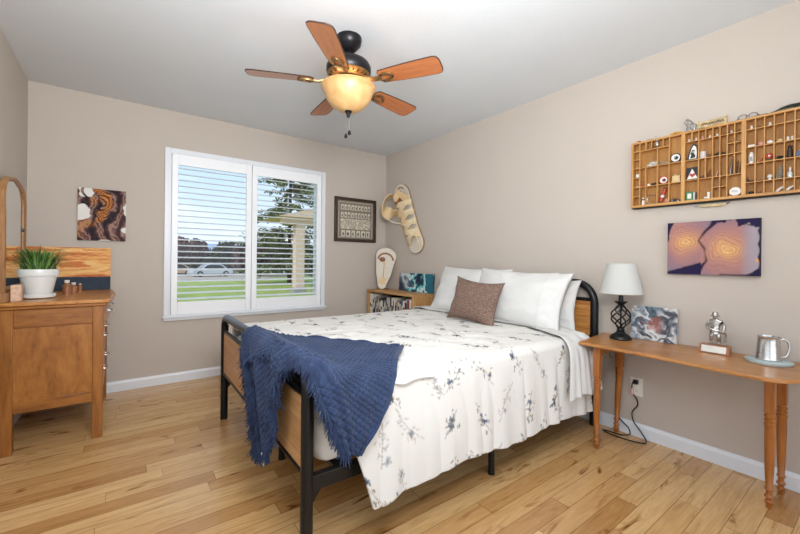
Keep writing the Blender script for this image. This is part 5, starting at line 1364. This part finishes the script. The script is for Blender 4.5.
mini('shaker', 'tiny white and black shaker in the bottom row at the left end', 'shaker', .994, Zb, lambda: [('body', lathe(B(), [(0, 0), (.009, 0), (.008, .03), (0, .03)], 16)), ('band', lathe(B(), [(0, .03), (.0082, .03), (.0075, .038), (0, .038)], 16)), ('cap', lathe(B(), [(0, .038), (.007, .038), (.006, .047), (0, .050)], 16))], [Q['white'], Q['black'], Q['white']])
mini('bangle', 'steel ring standing in the bottom row of the left section', 'ring', .944, Zb, lambda: tube(B(), [(.004, .0295*math.cos(a), .032+.0295*math.sin(a)) for a in np.linspace(0, 2*PI, 41)[:-1]], .0026, 8, closed=True), Q['steel'])
mini('striped_tube', 'red striped tube leaning in the bottom row of the left section', 'tube', .887, Zb, lambda: [('tube', tube(B(), [(0, .012, .012), (0, -.014, .088)], .009, 12)), ('stripe', tube(B(), [(0, .0035, .036), (0, -.001, .050)], .0094, 12)), ('end', tube(B(), [(0, -.0145, .0885), (0, -.0165, .094)], .0075, 12))], [Q['red'], Q['white'], Q['dark']])
mini('red_white_pebble', 'red and white pebble at the foot of the striped tube', 'pebble', .866, Zb, stone(.010, .010, .014, 9), Q['pink'])
mini('toy_car', 'tiny dark metal toy car in the bottom row of the left section', 'toy car', .820, Zb, lambda: [('body', prism(B(), [(-.024, .005), (-.024, .012), (-.012, .014), (-.006, .021), (.008, .021), (.014, .013), (.024, .011), (.024, .005)], -.009, .009, 'X')), ('wheels', lathe(lathe(B(), [(0, -.010), (.005, -.010), (.005, .010), (0, .010)], 14, M=Matrix.Translation((0, -.014, .005)) @ Matrix.Rotation(PI/2, 4, 'Y')), [(0, -.010), (.005, -.010), (.005, .010), (0, .010)], 14, M=Matrix.Translation((0, .014, .005)) @ Matrix.Rotation(PI/2, 4, 'Y')))], [Q['dark'], Q['steel']])
mini('pendant', 'grey metal pendant on a chain hanging over the top edge of the left section', 'pendant', .914, 1.830, lambda: [('medal', blob(B(), (0, 0, .026), (.004, .010, .017), .05, 2, 2)), ('chain', tube(B(), smoothpath([(.0, 0, .044), (.0, .002, .060), (.001, .003, .0785), (.018, .012, .0785)], 5), .0012, 6))], [Q['steel'], Q['steel']], x=TX0-.0085)
# -- middle section
for y, c, lab in ((.755, 'white', 'first'), (.722, 'white', 'second'), (.691, 'pink', 'third'), (.659, 'white', 'fourth'), (.627, 'white', 'fifth'), (.596, 'brown', 'sixth'), (.565, 'stone', 'seventh'), (.535, 'brown', 'eighth')):
    mini('thimble', f'tiny {dict(white="white", pink="pink", brown="brown", stone="grey")[c]} thimble in the {lab} small slot along the top of the middle section', 'thimble', y, 1.8316, thimble(random.uniform(.015, .020)), Q[c], 'thimbles along the top slots')
mini('sail_badge', 'pointed black and white sail shaped badge in the upper left of the middle section', 'badge', .738, 1.7226, lambda: [('plate', plate2d([(-.026, 0), (.026, 0), (.023, .035), (.008, .080), (-.006, .098), (-.022, .082), (-.027, .05)], -.002, .002)), ('white_field', plate2d([(-.018, .008), (.018, .008), (.014, .035), (.004, .070), (-.006, .086), (-.017, .073), (-.020, .045)], -.0035, -.0018)), ('dark_figure', plate2d([(-.012, .014), (.012, .012), (.006, .030), (.010, .038), (.001, .060), (-.010, .056), (-.006, .036), (-.013, .028)], -.005, -.0033)), ('eye_dot', plate2d(circ(-.003, .047, .004), -.006, -.0048))], [Q['black'], Q['white'], Q['black'], Q['white']])
mini('ribbed_spool', 'pale grey ribbed spool to the right of the sail badge', 'spool', .690, 1.7226, lambda: lathe(B(), [(0, 0)]+[(.0155 if (i//2) % 2 else .0145, .003*i/1.0) for i in range(14)]+[(0, .039)], 20), Q['stone'])
mini('crossed_twigs', 'two crossed orange brown twigs beside the ribbed spool', 'twigs', .660, 1.7226, lambda: tube(tube(B(), [(0, -.011, .003), (0, .011, .022)], .0022, 7), [(.004, .011, .003), (.004, -.011, .022)], .0022, 7), Q['brown'])
mini('carved_bird', 'tiny black carved bird in the middle section', 'figurine', .629, 1.7226, lambda: [('body', blob(B(), (0, 0, .011), (.006, .010, .007), .05, 2, 1)), ('head', blob(B(), (0, -.009, .019), (.004, .005, .004), .05, 2, 2)), ('foot', bx((-.003, -.003, 0), (.003, .003, .006)))], [Q['black']]*3)
mini('beetle', 'tiny black beetle to the right of the carved bird', 'figurine', .597, 1.7226, lambda: [('shell', blob(B(), (0, 0, .010), (.007, .010, .006), .05, 2, 1)), ('legs', tube(tube(tube(B(), [(0, -.012, .001), (0, 0, .011), (0, .012, .001)], .0012, 6), [(0, -.012, .021), (0, 0, .011), (0, .012, .021)], .0012, 6), [(.005, -.011, .001), (.002, 0, .011), (.005, .011, .001)], .0012, 6))], [Q['black']]*2)
hp = [(.0, -.013), (.013, .001), (.0155, .007), (.012, .0125), (.006, .0125), (0, .008), (-.006, .0125), (-.012, .0125), (-.0155, .007), (-.013, .001)]
mini('heart_plaque', 'black square plaque with a white triangle and red heart in the middle section', 'plaque', .738, 1.6076, lambda: [('plaque', bx((-.003, -.028, 0), (.003, .028, .074))), ('white_triangle', plate2d([(-.026, .006), (.026, .006), (.001, .066)], -.0045, -.0028)), ('red_heart', plate2d([(a*.9-.001, b_*.95+.026) for a, b_ in hp], -.006, -.0043))], [Q['black'], Q['white'], Q['red']])
mini('bead_cluster', 'cluster of dark red beads right of the heart plaque', 'beads', .691, 1.6076, heap(8, .0062, .018, 21), plain('dark_red_bead', (96, 40, 38), .3))
mini('twig_bundle', 'bundle of brown twigs in the middle row of the middle section', 'twigs', .659, 1.6076, lambda: tube(tube(tube(B(), [(0, .010, .002), (0, -.008, .050)], .002, 7), [(.004, -.009, .002), (.004, .002, .040)], .002, 7), [(-.004, .004, .002), (-.002, .010, .034)], .002, 7), Q['brown'])
mini('match_sticks', 'red and white sticks leaning beside the twig bundle', 'sticks', .628, 1.6076, lambda: [('red', stick(.044, .0025, -.28)()), ('white', tube(B(), [(.006, .004, .002), (.008, -.006, .034)], .0025, 7))], [Q['red'], Q['white']])
for y, l, ln, c, lab in ((.571, .092, -.12, 'steel', 'tall grey pen leaning at the left of the pen slot'), (.559, .090, .02, 'dark', 'tall dark pen standing in the left pen slot'), (.542, .072, -.05, 'dark', 'short dark pen in the right pen slot'), (.531, .070, -.10, 'brown', 'short brown pen leaning at the right of the right pen slot')):
    mini('pen', lab, 'pen', y, 1.6076, stick(l, .0028, ln), Q[c], 'pens in the tray')
mini('matchbox', 'small green and white box in the bottom left of the middle section', 'box', .750, Zb, lambda: [('sleeve', bx((-.008, -.016, 0), (.008, .016, .050))), ('label', bx((-.009, -.009, .010), (-.0079, .009, .040)))], [Q['green'], Q['white']])
mini('white_card', 'white card standing beside the green box', 'card', .728, Zb, lambda: bx((-.007, -.003, 0), (.007, .003, .046)), Q['white'])
mini('dark_card', 'dark red card leaning beside the white card', 'card', .717, Zb, lambda: tube(B(), [(0, -.002, .0), (0, .003, .044)], [.0045, .004], 4), plain('maroon', (72, 34, 34), .5))
mini('china_boot', 'small white china boot in the bottom row of the middle section', 'ornament', .662, Zb, lambda: [('shaft', lathe(B(), [(0, 0), (.0075, 0), (.007, .02), (.009, .036), (0, .036)], 16)), ('toe', blob(B(), (0, .010, .007), (.007, .013, .007), 0, 2)), ('dark_sole', bx((-.007, -.008, -.0), (.007, .021, .0015)))], [Q['white'], Q['white'], Q['dark']])
mini('oval_plate', 'white oval china plate standing at the bottom right of the middle section', 'plate', .547, Zb, lambda: [('plate', blob(B(), (0, 0, .024), (.003, .025, .0235), 0, 3)), ('painted_mark', blob(B(), (-.0028, 0, .026), (.0008, .013, .007), .3, 2, 3))], [Q['white'], Q['stone']], x=TX0+.012)
for y, lab in ((.565, 'left'), (.535, 'right')): mini('bead', f'tiny dark bead on the short {lab} ledge of the middle section', 'bead', y, 1.7796, stone(.005, .006, .005, 1), Q['dark'], 'beads on the short ledges')
# -- right section
z1, z2, z3, z4, z5 = 1.8316, 1.7386, 1.6516, 1.5536, Zb
mini('thimble', 'white thimble in the first top slot of the right section', 'thimble', .484, z1, thimble(.021), Q['white']); mini('bead', 'brown bead in the second top slot of the right section', 'bead', .452, z1, stone(.006, .007, .006, 3), Q['brown']); mini('thimble', 'white thimble in the third top slot of the right section', 'thimble', .414, z1, thimble(.020), Q['white'])
mini('eraser', 'white bar eraser in the second row of the right section', 'eraser', .484, z2, lambda: bx((-.007, -.013, 0), (.007, .013, .013)), Q['white'])
mini('red_pebble', 'red pebble leaning in the second row of the right section', 'pebble', .448, z2, lambda: blob(B(), (0, 0, .011), (.006, .011, .0105), .1, 2, 5, Matrix.Rotation(.5, 3, 'X')), Q['pink'])
mini('oval_stone', 'white oval stone in the second row of the right section', 'stone', .413, z2, stone(.009, .015, .011, 6), Q['white']); mini('oval_stone', 'tan oval stone right of the white oval stone', 'stone', .377, z2, stone(.009, .014, .010, 7), Q['tan'])
for y, lab in ((.349, 'left'), (.333, 'right')): mini('peg', f'white peg, the {lab} one of the pair in the second row', 'peg', y, z2, thimble(.022, .006), Q['white'], 'white pegs')
mini('toy_bottle', 'white and grey toy canister in the third row of the right section', 'canister', .484, z3, lambda: [('body', lathe(B(), [(0, 0), (.011, 0), (.011, .044), (.008, .052), (0, .052)], 18)), ('cap', lathe(B(), [(0, .052), (.007, .052), (.006, .060), (0, .060)], 14)), ('grey_label', bx((-.0125, -.006, .012), (-.0105, .006, .036)))], [Q['white'], Q['white'], Q['grey']])
mini('red_stick', 'short red stick leaning in the third row of the right section', 'stick', .452, z3, stick(.036, .003, -.55), Q['red'])
def flower():
    a = B()
    for k in range(6): blob(a, (-.004, .009*math.cos(k*PI/3), .026+.009*math.sin(k*PI/3)), (.004, .006, .006), .1, 2, k)
    return [('petals', a), ('centre', blob(B(), (-.007, 0, .026), (.004, .005, .005), 0, 2)), ('stem', tube(B(), [(0, .002, 0), (0, 0, .022)], .002, 6))]
mini('felt_flower', 'red and white flower in the third row of the right section', 'flower', .415, z3, flower, [Q['red'], Q['white'], Q['green']])
mini('black_rock', 'jagged black rock in the third row of the right section', 'rock', .378, z3, lambda: blob(B(), (0, 0, .010), (.010, .015, .011), .25, 1, 8), Q['black'])
mini('dark_cone', 'dark brown pine cone like figure in the third row of the right section', 'figurine', .342, z3, lambda: [('body', lathe(B(), [(0, 0), (.009, 0), (.012, .012), (.009, .030), (.011, .036), (.006, .052), (.008, .056), (0, .070)], 12)), ('arm', tube(B(), [(0, .008, .034), (0, -.010, .060)], .003, 7))], [Q['dark'], Q['dark']])
mini('dark_disc', 'dark round disc at the right edge of the third row', 'disc', .305, z3, lambda: disc(.016, .006), Q['blue'])
mini('black_claw', 'black curved claw in the fourth row of the right section', 'claw', .486, z4, lambda: tube(B(), smoothpath([(0, -.013, .005), (0, .002, .007), (0, .012, .018), (0, .014, .036)], 5), [.005-.0045*i/15 for i in range(16)], 8), Q['black'])
mini('bead', 'tiny brown bead in the fourth row of the right section', 'bead', .452, z4, stone(.005, .006, .005, 2), Q['brown'])
mini('china_mushroom', 'small white and pink china mushroom in the fourth row', 'ornament', .413, z4, lambda: [('stalk', lathe(B(), [(0, 0), (.008, 0), (.006, .014), (0, .014)], 14)), ('cap', lathe(B(), [(0, .013), (.012, .013), (.011, .022), (.006, .028), (0, .029)], 18)), ('spot', blob(B(), (-.010, 0, .020), (.002, .004, .003), 0, 1))], [Q['white'], Q['white'], Q['pink']])
mini('arrowhead', 'long grey brown arrowhead standing in the fourth row', 'arrowhead', .377, z4, lambda: prism(B(), [(.012, 0), (-.006, 0), (-.012, .018), (-.010, .05), (-.007, .076), (.004, .048), (.011, .02)], -.003, .003, 'X'), plain('flint', (104, 92, 74), .5, var=.3, scale=90))
mini('glass_bottle', 'tiny clear glass bottle in the fourth row at the right', 'bottle', .340, z4, lambda: [('body', lathe(B(), [(0, 0), (.009, 0), (.010, .004), (.010, .024), (.004, .032), (.004, .042), (0, .042)], 16)), ('stopper', lathe(B(), [(0, .042), (.005, .042), (.005, .050), (0, .051)], 12))], [Q['glass'], Q['white']])
mini('dark_pebble', 'dark pebble in the first bottom slot of the right section', 'pebble', .484, z5, stone(.008, .013, .009, 4), Q['black']); mini('bead', 'brown bead in the second bottom slot of the right section', 'bead', .450, z5, stone(.006, .007, .006, 5), Q['brown'])
for y, lab in ((.377, 'left'), (.341, 'right')): mini('feather', f'white feather lying in the bottom row, the {lab} one', 'feather', y, z5, lambda: [('vane', prism(B(), [(.015, .002), (.004, .003), (-.015, .020), (-.013, .026), (.002, .018), (.013, .008)], -.003, .003, 'X')), ('shaft', tube(B(), [(-.0035, .015, .003), (-.0035, -.015, .024)], .001, 6))], [Q['white'], Q['stone']], 'white feathers')
# -- on top of the tray
ZT = 1.8925; XT = TX0+.022
tag(obj('pebble', blob(B(), (XT, 1.024, ZT+.007), (.009, .013, .0075), .12, 2, 4), Q['red']), 'dark red pebble on top of the tray at its left end', 'pebble')
def necklace():
    bm = B(); am = B(); q = random.Random(9)
    tube(bm, smoothpath([(XT, 1.0, ZT+.002), (XT-.008, .965, ZT+.006), (XT+.004, .92, ZT+.004), (XT-.006, .88, ZT+.003), (XT, .85, ZT+.003), (XT+.004, .80, ZT+.006), (XT-.004, .765, ZT+.004)], 6), .0018, 6)
    for k in range(11): blob(am, (XT-.012+.006*q.random(), .846-.0085*k, ZT+.006+.006*math.sin(k*.5)), (.0052, .0056, .0058), .08, 2, k)
    t = thing('necklace', 'amber bead necklace lying along the top of the tray', 'necklace', (0, 0, 0)); obj('cord', bm, Q['drift'], t); obj('amber_beads', am, plain('amber_bead', (206, 150, 54), .2, coat=.4), t)
necklace()
def wire_horse():
    bm = B()
    tube(bm, smoothpath([(XT, .775, ZT+.003), (XT, .768, ZT+.040), (XT, .780, ZT+.062), (XT, .770, ZT+.078), (XT, .752, ZT+.066), (XT, .738, ZT+.045), (XT, .722, ZT+.030), (XT, .719, ZT+.003)], 6), .0028, 7)
    tube(bm, smoothpath([(XT-.008, .762, ZT+.003), (XT-.006, .756, ZT+.034), (XT-.006, .742, ZT+.046), (XT-.008, .728, ZT+.032), (XT-.008, .730, ZT+.003)], 6), .0028, 7)
    tube(bm, smoothpath([(XT, .768, ZT+.078), (XT-.004, .760, ZT+.05), (XT, .748, ZT+.02), (XT, .735, ZT+.004)], 6), .0022, 7)
    tag(obj('wire_animal', bm, Q['steel']), 'bent silver wire animal standing on top of the tray', 'ornament')
wire_horse()
def log_sign():
    t = thing('carved_sign', 'small mottled wooden plank sign standing on top of the tray', 'sign', (XT+.006, .655, ZT))
    m = plain('birch_bark', (196, 172, 128), .8, var=.4, scale=70)
    obj('plank', prism(B(), [(-.060, .008), (-.059, .044), (-.040, .045), (.01, .044), (.057, .043), (.060, .010), (.02, .007)], -.005, .005, 'X'), m, t, bev=.002)
    for s in (-1, 1): obj('end_post', tube(B(), [(0, s*.062, 0), (0, s*.063, .050)], .007, 9), m, t)
    bm = B(); q = random.Random(2)
    for k in range(9): 
        y = .046-.0115*k; tube(bm, smoothpath([(-.006, y, .018), (-.0062, y-.003, .032+.003*q.random()), (-.0062, y-.007, .020), (-.006, y-.009, .030)], 3), .0011, 5)
    obj('burnt_marks', bm, Q['dark'], t)
log_sign()
def specs():
    bm = B()
    for s in (-1, 1): tube(bm, [(XT-.004+.012*math.sin(a)*0, .500+s*.021+.017*math.cos(a), ZT+.015+.0135*math.sin(a)) for a in np.linspace(0, 2*PI, 25)[:-1]], .0013, 6, closed=True)
    tube(bm, smoothpath([(XT-.004, .504, ZT+.018), (XT-.004, .500, ZT+.021), (XT-.004, .496, ZT+.018)], 4), .0012, 6)
    tube(bm, [(XT-.004, .538, ZT+.018), (XT+.014, .550, ZT+.004)], .0012, 6); tube(bm, [(XT-.004, .462, ZT+.018), (XT+.014, .450, ZT+.004)], .0012, 6)
    tag(obj('spectacles', bm, Q['black']), 'thin dark wire spectacles on top of the tray', 'glasses')
specs()
tag(obj('dark_stick', tube(B(), [(XT, .486, ZT+.004), (XT, .424, ZT+.005)], .004, 8), Q['dark']), 'short dark stick lying on top of the tray beside the spectacles', 'stick')
def feathers():
    bm = B()
    for k in range(5):
        p = smoothpath([(XT+.003*k-.006, .412-.004*k, ZT+.004+.001*k), (XT+.002*k-.004, .38, ZT+.012+.002*k), (XT-.002, .345, ZT+.014+.003*k), (XT, .31-.01*k, ZT+.010+.003*k)], 5)
        ribbon(bm, p, .012, (-.5, 0, 1), .0016)
    tag(obj('dark_feather', bm, plain('dark_green_feather', (36, 44, 38), .5)), 'dark green black feather lying on top of the tray at the right', 'feather')
feathers()
def knife():
    t = thing('pocket_knife', 'bone handled knife hanging just under the tray', 'knife', (XR-.012, .648, 1.452))
    obj('handle', prism(B(), smoothpath_2d([(-.062, -.002), (-.040, -.008), (.02, -.007), (.055, -.003), (.060, .004), (.02, .008), (-.040, .006), (-.060, .004)]), -.006, .006, 'X'), plain('bone_handle', (206, 184, 136), .5, var=.2, scale=60), t, bev=.002)
    obj('blade', prism(B(), [(.058, -.001), (.082, .001), (.092, .005), (.060, .005)], -.0015, .0015, 'X'), Q['steel'], t)
    obj('tip', prism(B(), [(-.060, -.002), (-.072, .006), (-.076, .012), (-.062, .005)], -.003, .003, 'X'), Q['dark'], t)
    obj('hook', tube(B(), [(.010, .0, .0), (-.004, 0, .010), (-.004, 0, .0140)], .0015, 6), Q['steel'], t)
def smoothpath_2d(p): return [q[:2] for q in smoothpath([(a, b_, 0) for a, b_ in p+[p[0]]], 4)][:-1]
knife()
